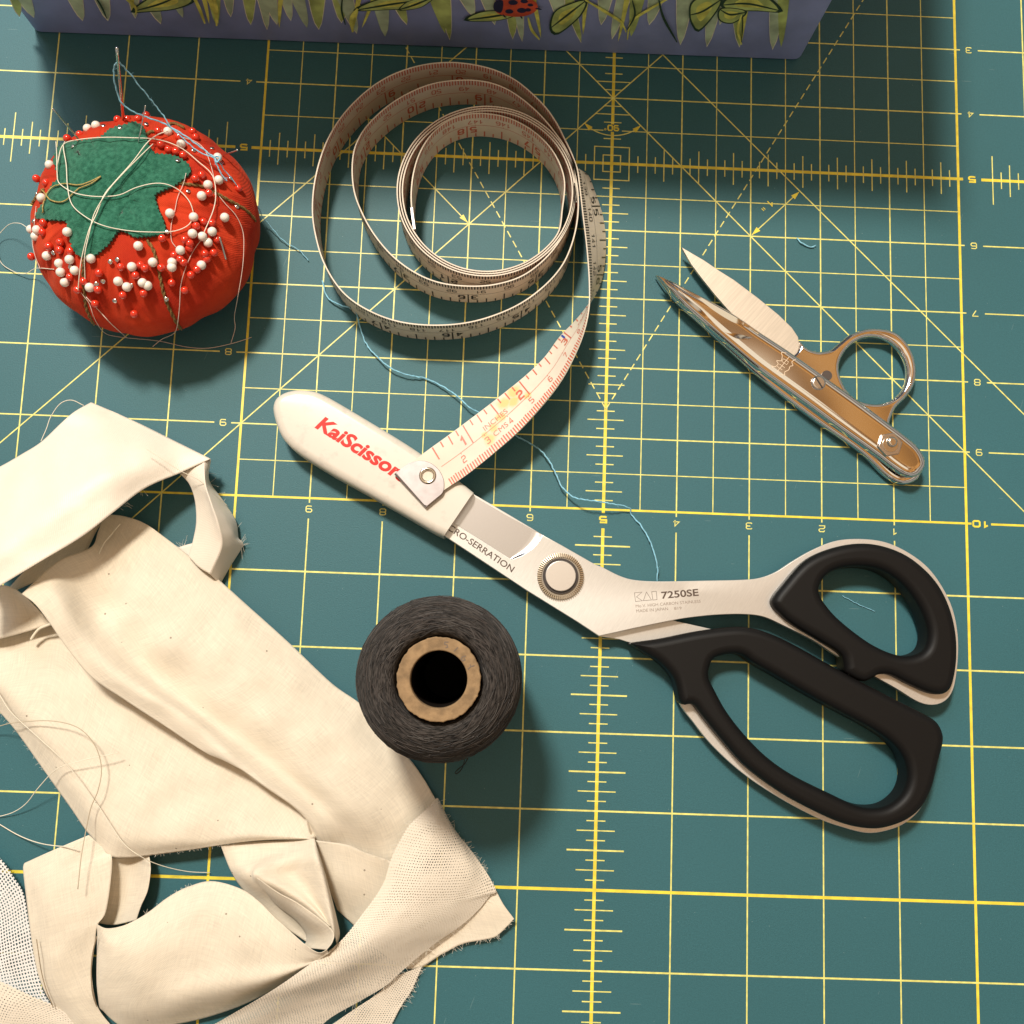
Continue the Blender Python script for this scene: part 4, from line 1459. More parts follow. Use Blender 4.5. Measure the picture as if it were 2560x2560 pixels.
def build_shears():
    root = thing('fabric_shears', 'large steel fabric shears with black moulded handles and blade sheathed in white', 'scissors', P(*K4(1610, 1268)))
    Z = 8.2
    # upper blade with bow: one plate; hollow-ground recess on the part next the sheath
    S6 = [K6(*p) for p in ((318, 628), (500, 588), (640, 560), (720, 549), (800, 542), (900, 540), (980, 550), (1060, 585), (1180, 645), (1265, 700), (1350, 748), (1440, 797), (1520, 842), (1590, 886), (1640, 904), (1690, 900), (1728, 872), (1750, 820), (1763, 720), (1762, 620), (1742, 520), (1700, 430),
                           (1640, 350), (1560, 290), (1470, 250), (1370, 237), (1270, 245), (1180, 280), (1100, 325), (1030, 370), (960, 395), (880, 402), (740, 405), (560, 408), (460, 402), (400, 385), (330, 350))]
    up = [K4(1800, 1205), K4(1620, 1102), K4(1515, 1045), K4(1330, 945), K4(1000, 752)]
    lo = [K4(820, 935), K4(1000, 1058), K4(1430, 1343), K4(1700, 1510)]
    def W(p, z=Z): return P(p[0], p[1], z).xy
    ring = [W(p) for p in S6]
    ring = [v for v in cr(ring, 190)]
    loop = ring + [W(p) for p in up] + [W(p) for p in lo]
    if area2(loop) < 0: loop = rev(loop)
    hole_px = ((1172, 440), (1190, 392), (1240, 358), (1300, 342), (1380, 342), (1460, 365), (1532, 422), (1594, 505), (1626, 590), (1626, 655), (1600, 702), (1545, 722), (1475, 714), (1390, 677), (1310, 620), (1240, 560), (1198, 508))
    hole = KL(K6, hole_px, Z, 100)
    mb = MB()
    slab(mb, loop, 5.4, 7.5, 0.0, .2, 3, holes=[rev(hole)])
    # raised land: everything except the recess
    A = [K4(1515, 1045), K4(1500, 1078), K4(1462, 1120), K4(1410, 1155), K4(1350, 1178)]
    land = ring + [W(K4(1800, 1205)), W(K4(1620, 1102)), W(A[0])] + [W(p) for p in A[1:]] + [W(K4(1200, 1080)), W(K4(1035, 978)), W(K4(880, 880)), W(K4(820, 935)), W(K4(1000, 1058)), W(K4(1430, 1343)), W(K4(1700, 1510))]
    if area2(land) < 0: land = rev(land)
    slab(mb, land, 7.5, 8.2, .18, 0, 3, holes=[rev(hole)])
    blade = mb.build('upper_blade', BRUSH, root, smooth=True, sharp=35, uv=False)
    # recess floor and the scooped ramp at its end
    rb = MB()
    rec = [W(K4(1525, 1050), 7.6), W(K4(1330, 945), 7.6), W(K4(1000, 752), 7.6), W(K4(880, 880), 7.6), W(K4(1035, 978), 7.6), W(K4(1200, 1080), 7.6), W(K4(1350, 1178), 7.6), W(K4(1410, 1155), 7.6), W(K4(1462, 1120), 7.6), W(K4(1500, 1078), 7.6)]
    if area2(rec) < 0: rec = rev(rec)
    slab(rb, rec, 7.52, 7.60, 0, 0, 2)
    r0 = [P(*a, 8.22) for a in A]
    B_ = [K4(1462, 1022), K4(1452, 1050), K4(1428, 1090), K4(1390, 1130), K4(1345, 1172)]
    r1 = [P(*a, 7.61) for a in B_]
    M1 = [(r0[i] + r1[i]) / 2 - Vector((0, 0, .22 * MM)) for i in range(5)]
    vs, fs, uv = patch([r0, M1, r1], 20, 8)
    rb.add(vs, fs, 0)
    rb.build('hollow_ground_face', HOLL, blade, smooth=True, sharp=30, uv=False)

    # lower blade and tang, just showing along the far edge and behind the pivot
    lb = MB()
    pl = [W(p, 5.2) for p in (K4(1000, 742), K4(1330, 934), K4(1462, 1012), K4(1620, 1110), K6(330, 365), K6(560, 440), K6(620, 566), K6(775, 601), K6(1000, 640), K6(700, 700), K6(450, 657), K6(400, 641), K6(318, 629), K4(1800, 1562), K4(1430, 1338), K4(1000, 1052))]
    if area2(pl) < 0: pl = rev(pl)
    slab(lb, pl, 3.0, 5.3, .15, .15, 3)
    lw = lb.build('lower_blade', BRUSH, root, smooth=True, sharp=35, uv=False)
    # steel strap around the lower handle
    ol = [(640, 890), (700, 978), (780, 1075), (900, 1183), (1050, 1283), (1200, 1362), (1300, 1398), (1390, 1420), (1460, 1415), (1540, 1387), (1607, 1330), (1645, 1250), (1668, 1150), (1684, 1065), (1676, 1000), (1610, 950), (1480, 890), (1300, 795), (1100, 690), (940, 615), (840, 600), (760, 640), (690, 720), (640, 790)]
    h2_ = [(757, 735), (778, 713), (830, 700), (880, 704), (925, 735), (1000, 778), (1200, 893), (1400, 1000), (1480, 1058), (1520, 1110), (1535, 1160), (1533, 1210), (1510, 1260), (1460, 1300), (1400, 1312), (1330, 1300), (1220, 1250), (1080, 1180), (980, 1110), (890, 1020), (820, 930), (775, 850), (748, 790)]
    hl = [(775, 740), (830, 715), (905, 725), (1000, 793), (1200, 908), (1390, 1010), (1465, 1070), (1505, 1118), (1518, 1162), (1516, 1205), (1495, 1250), (1450, 1286), (1400, 1297), (1335, 1286), (1228, 1237), (1092, 1168), (992, 1100), (902, 1010), (834, 922), (790, 845), (764, 790)]
    st = MB()
    slab(st, KL(K6, ol, 6, 200), 3.6, 6.0, .2, .2, 3, holes=[rev(offset2(KL(K6, h2_, 6, 170), -1.3 * MM))])
    st.build('handle_strap', BRUSH, lw, smooth=True, sharp=35, uv=False)

    # moulded plastic bows
    o1 = [(1003, 490), (1055, 412), (1130, 332), (1220, 285), (1330, 260), (1430, 265), (1530, 300), (1610, 358), (1672, 430), (1715, 520), (1738, 620), (1741, 720), (1728, 805), (1708, 848), (1672, 862), (1620, 852), (1540, 815), (1480, 785), (1432, 782), (1400, 800), (1362, 808), (1300, 775), (1292, 740), (1276, 700), (1200, 650), (1100, 590), (1045, 548)]
    h1 = [(1185, 440), (1203, 400), (1243, 370), (1300, 355), (1380, 355), (1452, 377), (1522, 430), (1580, 510), (1612, 592), (1612, 652), (1590, 690), (1540, 707), (1480, 700), (1400, 665), (1320, 610), (1250, 550), (1208, 500), (1190, 470)]
    pb = MB()
    slab(pb, KL(K6, o1, 8, 220), 1.0, 13.0, 2.9, 2.6, 8, holes=[rev(KL(K6, h1, 6, 150))])
    pb.build('upper_handle', BLACK, root, uv=False, sharp=60)
    o2 = [(440, 656), (560, 638), (700, 610), (840, 592), (920, 596), (1000, 620), (1100, 668), (1300, 780), (1500, 884), (1620, 945), (1662, 975), (1683, 1020), (1682, 1062), (1664, 1130), (1640, 1228), (1600, 1308), (1540, 1360), (1460, 1390), (1390, 1396), (1300, 1380), (1200, 1340), (1050, 1260), (900, 1150), (800, 1040), (725, 948), (688, 902), (650, 903), (633, 880), (612, 800), (560, 738), (500, 698), (452, 668)]
    h2 = [(757, 735), (778, 713), (830, 700), (880, 704), (925, 735), (1000, 778), (1200, 893), (1400, 1000), (1480, 1058), (1520, 1110), (1535, 1160), (1533, 1210), (1510, 1260), (1460, 1300), (1400, 1312), (1330, 1300), (1220, 1250), (1080, 1180), (980, 1110), (890, 1020), (820, 930), (775, 850), (748, 790)]
    pc = MB()
    slab(pc, KL(K6, o2, 7, 240), .5, 12.5, 2.8, 2.4, 8, holes=[rev(KL(K6, h2, 6, 170))])
    pc.build('lower_handle', BLACK, root, uv=False, sharp=60)

    # pivot: knurled washer, dark groove, flat cap
    c = P(*K4(1612, 1268), 8.6)
    def disc(mb_, r, z0, z1, bt, n=72, m=0, knurl=0):
        lp = []
        for i in range(n * (2 if knurl else 1)):
            a = 2 * math.pi * i / (n * (2 if knurl else 1))
            rr = r * (1 - (.02 if knurl and i % 2 else 0))
            lp.append(Vector((c.x + rr * MM * math.cos(a), c.y + rr * MM * math.sin(a))))
        slab(mb_, lp, z0, z1, bt, 0, 3, m=m)
    sp = 25.4 / 190
    kw = MB(); disc(kw, 58 * sp, 8.2, 8.95, .15, m=1)  # base in darker steel: shade between the teeth put into its colour
    # radial teeth on the washer's sloping rim
    nt_ = 64
    for i in range(nt_):
        a = 2 * math.pi * i / nt_
        ux = Vector((math.cos(a), math.sin(a), 0)); uy = Vector((-ux.y, ux.x, 0))
        r0_, r1_ = 48.5 * sp * MM, 58.5 * sp * MM
        h = math.pi / nt_ * .52
        b = Vector((c.x, c.y, 0)); zz = Vector((0, 0, MM))
        vs = [b + ux * r0_ - uy * r0_ * h + zz * 8.9, b + ux * r0_ + uy * r0_ * h + zz * 8.9, b + ux * r1_ + uy * r1_ * h + zz * 8.9, b + ux * r1_ - uy * r1_ * h + zz * 8.9,
              b + ux * r0_ - uy * r0_ * h * .5 + zz * 9.7, b + ux * r0_ + uy * r0_ * h * .5 + zz * 9.7, b + ux * r1_ + uy * r1_ * h * .5 + zz * 9.5, b + ux * r1_ - uy * r1_ * h * .5 + zz * 9.5]
        kw.add(vs, [[4, 5, 6, 7], [0, 4, 7, 3], [1, 2, 6, 5], [0, 1, 5, 4], [3, 7, 6, 2]], 0)
    wsh = kw.build('knurled_washer', [M('washer_steel', (.72, .64, .52), rough=.28, metal=1.0), M('washer_gap_shade', (.28, .24, .19), rough=.5, metal=.5)], root, smooth=False, uv=False)
    gr = MB(); disc(gr, 44.5 * sp, 9.0, 9.5, 0)
    gr.build('pivot_groove', M('groove_black', (.03, .022, .02), rough=.4), wsh, uv=False, smooth=False)
    cp = MB(); disc(cp, 38.5 * sp, 9.5, 10.4, .25)
    cp.build('pivot_cap', M('cap_steel', (.56, .52, .48), rough=.38, metal=.9), wsh, uv=False, sharp=35)

    # markings etched on the blade
    tb = MB()
    text_on(tb, 'CRO-SERRATION', K4(1004, 1016), K4(1350, 1248), 2.15, 8.235, bold=.012, m=0)
    tb.build('etched_slogan', [ENG], blade, smooth=False, uv=False)
    tb = MB()
    C8 = crop(1550, 1420, 250 / 1932.0)
    zt = 8.235
    text_on(tb, '7250SE', C8(806, 596), C8(1522, 536), 2.35, zt, bold=.022, m=0)
    text_on(tb, 'Mo.V. HIGH CARBON STAINLESS', C8(306, 765), C8(1560, 668), .95, zt, m=1)
    text_on(tb, 'MADE IN JAPAN', C8(316, 860), C8(930, 815), .98, zt, m=1)
    text_on(tb, '819', C8(1050, 808), C8(1190, 798), .9, zt, m=1)
    for k, pl_ in enumerate(([(278, 480), (425, 465), (318, 560), (435, 632), (300, 648)], [(452, 630), (510, 462), (608, 618)], [(612, 458), (700, 448), (716, 610), (634, 620)])):
        L, fs = ribbon2([P(*C8(*p), zt).xy for p in pl_], .13 * MM, True)
        tb.add([Vector((p.x, p.y, (zt + .004 * k) * MM)) for p in L], fs, 0)
    tb.build('etched_lettering', [ENG, ENG2], blade, smooth=False, uv=False)

    # white vinyl sheath
    o3 = [(82, 400), (84, 352), (104, 318), (150, 292), (215, 280), (290, 286), (345, 305), (420, 345), (600, 452), (800, 575), (1000, 712), (1110, 795), (1143, 822), (1128, 868), (1060, 960), (1008, 1040), (984, 1060), (940, 1040), (800, 958), (600, 843), (400, 733), (230, 628), (150, 560), (108, 490)]
    pts = [K4(*p) for p in o3]
    q = [P(a[0], a[1], 7).xy for a in pts]
    head = cr(q[20:] + q[:12], 110)
    lp = [v.copy() for v in head] + poly_n([q[12] + (q[12] - q[11]).normalized() * 9 * MM, q[16] + (q[16] - q[17]).normalized() * 9 * MM], False, 6) + poly_n([q[16], q[17], q[18], q[19]], False, 3)
    if area2(lp) < 0: lp = rev(lp)
    sh = MB()
    slab(sh, lp, .4, 12.1, 2.9, 2.2, 8)
    import bmesh
    bm = bmesh.new()
    bv = [bm.verts.new(v) for v in sh.v]
    for f in sh.f:
        try: bm.faces.new([bv[i] for i in f])
        except ValueError: pass
    bmesh.ops.remove_doubles(bm, verts=bm.verts, dist=1e-6)
    e1 = (q[12] + q[13]) / 2; e2 = (q[15] + q[16]) / 2
    dd = (e2 - e1).normalized(); nn_ = Vector((dd.y, -dd.x, 0))
    if nn_.dot((q[12] - q[11]).to_3d()) < 0: nn_ = -nn_
    rs = bmesh.ops.bisect_plane(bm, geom=bm.verts[:] + bm.edges[:] + bm.faces[:], plane_co=e1.to_3d(), plane_no=nn_, clear_outer=True)
    ed = [e_ for e_ in rs['geom_cut'] if isinstance(e_, bmesh.types.BMEdge)]
    bmesh.ops.holes_fill(bm, edges=ed, sides=0)
    bm.verts.index_update()
    sh = MB(); sh.add([v.co.copy() for v in bm.verts], [[v.index for v in f.verts] for f in bm.faces])
    bm.free()
    SH = M('white_vinyl', (.66, .615, .535), rough=.3, coat=.3, var=.03, vs=30, bump=.03, bs=400)
    # grey scuffs at the rounded end
    t = SH.node_tree; b = t.nodes['Principled BSDF']
    tcn = N(t, 'ShaderNodeTexCoord'); n1 = N(t, 'ShaderNodeTexNoise'); n1.inputs['Scale'].default_value = 230; n1.inputs['Detail'].default_value = 6; n1.inputs['Roughness'].default_value = .65
    t.links.new(tcn.outputs['Object'], n1.inputs['Vector'])
    r = N(t, 'ShaderNodeValToRGB'); r.color_ramp.elements[0].position = .545; r.color_ramp.elements[0].color = (0, 0, 0, 1); r.color_ramp.elements[1].position = .80; r.color_ramp.elements[1].color = (.45, .45, .45, 1)
    t.links.new(n1.outputs['Fac'], r.inputs[0])
    mx = N(t, 'ShaderNodeMix', data_type='RGBA'); t.links.new(r.outputs[0], mx.inputs['Factor'])
    t.links.new(b.inputs['Base Color'].links[0].from_socket, mx.inputs['A']); mx.inputs['B'].default_value = (.33, .30, .27, 1)
    t.links.new(mx.outputs['Result'], b.inputs['Base Color'])
    # opening lip
    she = thing('blade_sheath', 'white vinyl blade sheath with red lettering, slipped over the shears blade', 'sheath', P(*K4(500, 620)))
    s_o = sh.build('sheath_body', SH, she, uv=False, sharp=50)
    lt = MB()
    text_on(lt, 'KaiScissors', K4(292, 470), K4(768, 772), 5.1, 12.14, bold=.035, shear=.18)
    lt.build('red_lettering', M('red_print', (.58, .016, .008), rough=.5, spec=.3), s_o, smooth=False, uv=False)


build_shears()

# ------------------------------------------------------------------ small chromed thread snips
def build_snips():
    CH = M('polished_chrome', (.80, .76, .72), rough=.07, metal=1.0)
    BR = M('ground_blade_steel', (.58, .52, .44), rough=.45, metal=.7, var=.08, vs=90, stretch=(.87, (1, 30, 1)), bump=.03, bs=900)
    root = thing('thread_snips', 'small chromed thread snips with one finger ring and open pointed blades', 'scissors', P(*K5(1100, 950)))
    # back blade + ring (upper right piece)
    out = [(1020, 850), (1062, 800), (1068, 752), (1112, 792), (1150, 808), (1185, 812), (1240, 800), (1285, 764), (1340, 722), (1420, 692), (1500, 688), (1585, 708), (1645, 760), (1685, 835), (1700, 925), (1684, 1000), (1640, 1062), (1594, 1108), (1570, 1155), (1562, 1215), (1640, 1300), (1600, 1330), (1400, 1180), (1150, 990), (1000, 900)]
    hole = [(1285, 900), (1300, 840), (1345, 780), (1410, 742), (1470, 734), (1540, 752), (1600, 800), (1636, 865), (1646, 930), (1632, 1000), (1590, 1055), (1530, 1086), (1465, 1092), (1395, 1075), (1335, 1030), (1298, 965)]
    mb = MB()
    slab(mb, KL(K5, out, 5.5, 220), 2.6, 6.2, 1.7, 1.4, 10, holes=[rev(KL(K5, hole, 5.5, 120))])
    rg = mb.build('ring_arm', CH, root, uv=False, sharp=60)
    bl = MB()
    tipb = [(438, 254), (560, 325), (640, 380), (720, 430), (850, 528), (960, 618), (1030, 686), (1063, 736), (1069, 780), (1058, 826), (1000, 850), (880, 770), (760, 660), (690, 592), (620, 512), (550, 425), (490, 345)]
    q = [K5(*p) for p in tipb]
    lp = [P(a[0], a[1], 5.6).xy for a in q]
    lp = poly_n(lp, True, 2)
    if area2(lp) < 0: lp = rev(lp)
    slab(bl, lp, 4.2, 5.7, .12, .35, 3)
    bl.build('inner_blade', BR, rg, smooth=False, uv=False)
    # front arm (top) with its pointed blade
    arm = [(318, 404), (400, 440), (470, 478), (540, 514), (620, 555), (700, 600), (780, 652), (860, 708), (1000, 800), (1150, 905), (1250, 978), (1400, 1085), (1550, 1196), (1650, 1272), (1712, 1328), (1744, 1388), (1746, 1432), (1712, 1474), (1672, 1486), (1625, 1474), (1560, 1430), (1480, 1368), (1300, 1238), (1100, 1090), (900, 945), (800, 868), (650, 742), (520, 628), (440, 556), (378, 488)]
    la = [P(*K5(*p), 8.5).xy for p in arm]
    la = cr(la, 200)[:-1]
    if area2(la) < 0: la = rev(la)
    am = MB()
    slab(am, la, 6.3, 9.9, 3.3, .3, 14, bh=2.2)
    a_o = am.build('front_arm', CH, root, uv=False, sharp=60)
    # hollow facet at the blade end: shallow scoop lying in the arm's top face
    fc = MB()
    r0 = [P(*K5(*p), z) for p, z in (((345, 428), 8.6), ((420, 462), 9.2), ((530, 518), 9.45), ((620, 570), 9.95), ((730, 632), 10.0), ((800, 676), 9.4), ((855, 718), 9.3))]
    r2 = [P(*K5(*p), z) for p, z in (((352, 440), 8.9), ((420, 505), 9.75), ((510, 585), 9.9), ((575, 640), 9.5), ((660, 705), 9.4), ((735, 742), 10.0), ((800, 745), 10.0))]
    r1 = [(a + b) / 2 - Vector((0, 0, .30 * MM)) for a, b in zip(r0, r2)]
    for k_ in (0,): r1[0] = (r0[0] + r2[0]) / 2
    vs, fs, uv = patch([r0, r1, r2], 60, 16)
    fc.add([v + Vector((0, 0, .30 * MM)) for v in vs], fs, 0)
    fc.build('blade_facet', M('facet_chrome', (.74, .68, .60), rough=.1, metal=1.0), a_o, uv=False)
    # lower leg of the spring, peeping out below
    low = [(300, 400), (360, 440), (440, 520), (520, 600), (650, 720), (800, 850), (1000, 1000), (1200, 1150), (1400, 1290), (1560, 1400), (1690, 1400), (1725, 1450), (1712, 1492), (1672, 1518), (1625, 1524), (1575, 1508), (1520, 1468), (1400, 1355), (1180, 1200), (980, 1050), (790, 893), (590, 712), (410, 548)]
    lo = MB()
    slab(lo, KL(K5, low, 3.5, 200), .4, 4.4, 2.4, .8, 10, bh=1.8)
    lo.build('back_arm', CH, root, uv=False, sharp=60)
    # slotted screw
    def disc(mb_, c, r, z0, z1, bt, n=40):
        slab(mb_, [Vector((c.x + r * MM * math.cos(2 * math.pi * i / n), c.y + r * MM * math.sin(2 * math.pi * i / n))) for i in range(n)], z0, z1, bt, 0, 5)
    sp = 25.4 / 195 * .46584
    c = P(*K5(1172, 982), 10)
    s = MB(); disc(s, c, 42 * sp, 9.2, 10.7, .8)
    so = s.build('slotted_screw', M('screw_steel', (.62, .58, .54), rough=.22, metal=1.0), root, uv=False, sharp=50)
    sl = MB()
    d = (P(*K5(1190, 1012), 10) - P(*K5(1152, 952), 10)).normalized(); nn = Vector((-d.y, d.x, 0))
    L = [c + d * s1 * 38 * sp * MM + nn * s2 * .28 * MM for s1, s2 in ((-1, -1), (1, -1), (1, 1), (-1, 1))]
    sl.add([Vector((v.x, v.y, 10.73 * MM)) for v in L], [[0, 1, 2, 3]])
    sl.build('screw_slot', M('slot_dark', (.02, .015, .012), rough=.6), so, smooth=False, uv=False)
    c2 = P(*K5(1553, 1314), 10)
    nb = MB()
    hexa = [Vector((c2.x + 72 * sp * MM * math.cos(math.radians(60 * i + 12)), c2.y + 72 * sp * MM * math.sin(math.radians(60 * i + 12)))) for i in range(6)]
    slab(nb, poly_n(hexa, True, 3), 8.8, 11.0, .35, 0, 3)
    no = nb.build('hex_nut', M('nut_steel', (.55, .50, .45), rough=.28, metal=1.0), root, uv=False, sharp=30)
    n2 = MB(); disc(n2, c2, 46 * sp, 11.0, 11.2, .15)
    c3 = P(*K5(1564, 1300), 11)
    disc(n2, c3, 30 * sp, 11.15, 12.4, .9)
    n2.build('threaded_stud', M('stud_steel', (.66, .60, .52), rough=.2, metal=1.0), no, uv=False, sharp=50)
    # small recess where the arms cross
    c4 = P(*K5(1218, 942), 6.3)
    rc = MB(); disc(rc, c4, 30 * sp, 6.22, 6.34, 0)
    rc.build('rivet_recess', M('recess_dark', (.10, .085, .08), rough=.4, metal=.6), rg, uv=False, smooth=False)
    # engraved emblem: two curly brackets either side of a barred staff
    em = MB(); zt = 9.93
    cc = K5(985, 880)
    def E_(pts, wd=.16, cl=False, lay=0):
        """pts in crop pixels"""
        q2 = [P(*K5(*p), zt).xy for p in pts]
        if len(q2) > 2 and not cl: q2 = cr(q2, 6 * len(q2))
        L, fs = ribbon2(q2, wd * MM, cl)
        em.add([Vector((p.x, p.y, (zt + lay * .006) * MM)) for p in L], fs, 0)
    E_([(1000, 822), (975, 818), (978, 838), (972, 862), (948, 862), (956, 880), (938, 895), (922, 890), (928, 905)], .2)
    E_([(1050, 855), (1030, 868), (1035, 888), (1020, 893), (1012, 912), (992, 922), (990, 938), (968, 938)], .2, lay=1)
    E_([(1015, 842), (950, 922)], .17, lay=2)
    E_([(985, 852), (1012, 868)], .16, lay=3); E_([(975, 866), (1002, 884)], .16, lay=4); E_([(962, 880), (992, 900)], .16, lay=5); E_([(950, 893), (978, 912)], .16, lay=6)
    E_([(985, 852), (975, 866)], .12, lay=7); E_([(1012, 868), (1002, 884)], .12, lay=8)
    em.build('engraved_emblem', M('emblem_cream', (.72, .56, .40), rough=.5), a_o, smooth=False, uv=False)


build_snips()

# ------------------------------------------------------------------ thread cone
def build_spool():
    C7 = crop(850, 1450, 0.2588)
    HS = 1.18; c45 = P(1097, 1696, 42 * HS); ctop = P(1097, 1698, 57 * HS)
    root = thing('thread_spool', 'dark brown-black thread wound on a cardboard tube, standing upright on the mat', 'thread spool', (c45.x, c45.y, 0))
    m = M('dark_thread', (.03, .025, .022), rough=.85, spec=.15, sheen=.04)
    t = m.node_tree; b = t.nodes['Principled BSDF']
    tcn = N(t, 'ShaderNodeTexCoord'); sp = N(t, 'ShaderNodeSeparateXYZ'); t.links.new(tcn.outputs['Object'], sp.inputs[0])
    x, y, z = sp.outputs
    r = mth(t, 'SQRT', mth(t, 'ADD', mth(t, 'MULTIPLY', x, x), mth(t, 'MULTIPLY', y, y)))
    an = mth(t, 'ARCTAN2', y, x)
    cmb = N(t, 'ShaderNodeCombineXYZ')
    # crossing winds: angle shifts a little with radius
    t.links.new(mth(t, 'MULTIPLY', r, 2500), cmb.inputs[0]); t.links.new(mth(t, 'MULTIPLY', an, 7), cmb.inputs[1]); t.links.new(mth(t, 'MULTIPLY', z, 2500), cmb.inputs[2])
    n1 = N(t, 'ShaderNodeTexNoise'); n1.inputs['Scale'].default_value = 1.0; n1.inputs['Detail'].default_value = 4
    t.links.new(cmb.outputs[0], n1.inputs['Vector'])
    rp_ = N(t, 'ShaderNodeValToRGB'); e = rp_.color_ramp.elements
    e[0].position = .34; e[0].color = (.006, .0056, .0052, 1); e[1].position = .68; e[1].color = (.070, .061, .055, 1)
    t.links.new(n1.outputs['Fac'], rp_.inputs[0]); t.links.new(rp_.outputs[0], b.inputs['Base Color'])
    bp = N(t, 'ShaderNodeBump'); bp.inputs['Strength'].default_value = .9; bp.inputs['Distance'].default_value = .0006
    t.links.new(n1.outputs['Fac'], bp.inputs['Height']); t.links.new(bp.outputs[0], b.inputs['Normal'])
    prof = [(12.0, 1), (19, .6), (21.5, 2), (23.0, 8), (24.0, 20), (24.35, 32), (24.3, 42), (23.7, 47.5), (22.4, 51.5), (20.2, 54.3), (17.5, 56), (14.8, 56.6), (13.2, 56.0), (12.4, 54.4), (12.1, 50)]
    pr = cr([Vector((a, b_)) for a, b_ in [(a * .98, b_ * HS) for a, b_ in prof]], 70)
    n = 200; vs = []; fs = []
    off = Vector((ctop.x - c45.x, ctop.y - c45.y, 0))
    for i, p in enumerate(pr):
        for k in range(n):
            a = 2 * math.pi * k / n
            v = Vector((math.cos(a), math.sin(a), 0))
            w_ = noise.noise(Vector((p.x * 1.3, a * 3, p.y * 1.3))) * .16 + .10 * math.sin(a * 2 + 1)
            sh = off * max(0, (p.y - 40 * HS) / (17 * HS))
            vs.append(Vector((c45.x, c45.y, 0)) + sh + v * (p.x + w_) * MM + Vector((0, 0, p.y * MM)))
    for i in range(len(pr) - 1):
        for k in range(n):
            fs.append([i * n + k, i * n + (k + 1) % n, (i + 1) * n + (k + 1) % n, (i + 1) * n + k])
    mk('wound_thread', vs, fs, m, root)
    # stray fibres lying on the winding
    fb = MB(); rnd = random.Random(12)
    for k in range(260):
        a = rnd.uniform(0, 2 * math.pi); j = rnd.randint(22, 62)
        da = rnd.uniform(.05, .22); rise = rnd.uniform(-2.5, 2.5)
        pts = []
        for s in range(6):
            jj = min(max(j + rise * s / 5, 1), 66); i0 = int(jj); f_ = jj - i0
            p = pr[i0].lerp(pr[i0 + 1], f_)
            aa = a + da * s / 5
            sh = off * max(0, (p.y - 40 * HS) / (17 * HS))
            l_ = .06 + .22 * math.sin(math.pi * s / 5) * rnd.random()
            pts.append(Vector((c45.x, c45.y, 0)) + sh + Vector((math.cos(aa), math.sin(aa), 0)) * (p.x + l_ + .06) * MM + Vector((0, 0, (p.y + l_ * .8) * MM)))
        tube(fb, pts, .055 * MM, 4, rnd.choice((0, 0, 1)), cap=False)
    for k in range(1300):
        a = rnd.uniform(0, 2 * math.pi); j = rnd.uniform(14, 63)
        da = rnd.uniform(.18, .5); rise = rnd.uniform(-1.6, 1.6)
        pts = []
        for s in range(9):
            jj = min(max(j + rise * s / 8, 1), 66); i0 = int(jj); p = pr[i0].lerp(pr[i0 + 1], jj - i0)
            aa = a + da * s / 8
            sh = off * max(0, (p.y - 40 * HS) / (17 * HS))
            w_ = noise.noise(Vector((p.x * 1.3, aa * 3, p.y * 1.3))) * .16 + .10 * math.sin(aa * 2 + 1)
            nn_ = Vector((math.cos(aa), math.sin(aa), 0))
            pts.append(Vector((c45.x, c45.y, 0)) + sh + nn_ * (p.x + w_ + .02) * MM + Vector((0, 0, (p.y + .05) * MM)))
        tube(fb, pts, .13 * MM, 5, rnd.choice((2, 2, 0, 3)), cap=False)
    fb.build('stray_fibres', [M('fibre_dark', (.05, .04, .035), rough=.8), M('fibre_light', (.09, .075, .065), rough=.8), M('strand_black', (.018, .016, .015), rough=.7), M('strand_grey', (.062, .055, .050), rough=.7)], root, uv=False)
    # cardboard tube
    card = M('cardboard', (.26, .168, .085), rough=.85, var=.25, vs=350, bump=.35, bs=1200)
    mb = MB(); rnd = random.Random(4)
    lp = []; N_ = 120
    for k in range(N_):
        a = 2 * math.pi * k / N_
        rr = 11.5 + .22 * noise.noise(Vector((math.cos(a) * 6, math.sin(a) * 6, 0))) + rnd.uniform(-.12, .12)
        lp.append(Vector((ctop.x + rr * MM * math.cos(a), ctop.y + rr * MM * math.sin(a))))
    hl = [Vector((ctop.x + 7.8 * MM * math.cos(2 * math.pi * k / 64), ctop.y + 7.8 * MM * math.sin(2 * math.pi * k / 64))) for k in range(64)][::-1]
    slab(mb, lp, 1.0, 57.6 * HS, .35, 0, 3, holes=[hl])
    tb = mb.build('cardboard_tube', card, root, uv=False, sharp=40)
    ln = MB(); nn_ = 64; vs = []  # added dark sleeve: shade inside the tube put into its colour
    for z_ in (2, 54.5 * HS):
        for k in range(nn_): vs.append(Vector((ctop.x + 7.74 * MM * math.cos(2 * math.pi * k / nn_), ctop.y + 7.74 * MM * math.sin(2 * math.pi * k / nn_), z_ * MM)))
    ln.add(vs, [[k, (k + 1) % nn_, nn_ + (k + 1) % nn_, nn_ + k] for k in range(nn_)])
    ln.build('tube_shade_wall', M('shade_wall_dark', (.012, .009, .007), rough=.95, spec=.05), tb, uv=False)
    db = MB(); slab(db, [Vector((ctop.x + 7.75 * MM * math.cos(2 * math.pi * k / 64), ctop.y + 7.75 * MM * math.sin(2 * math.pi * k / 64))) for k in range(64)], 1.0, 4.0, 0, 0, 2)  # added dark floor, its colour standing in for shade down the hole
    db.build('tube_shade_floor', M('shade_floor_dark', (.02, .015, .012), rough=.9), tb, uv=False)
    pm = MB(); zt = 57.6 * HS + .06
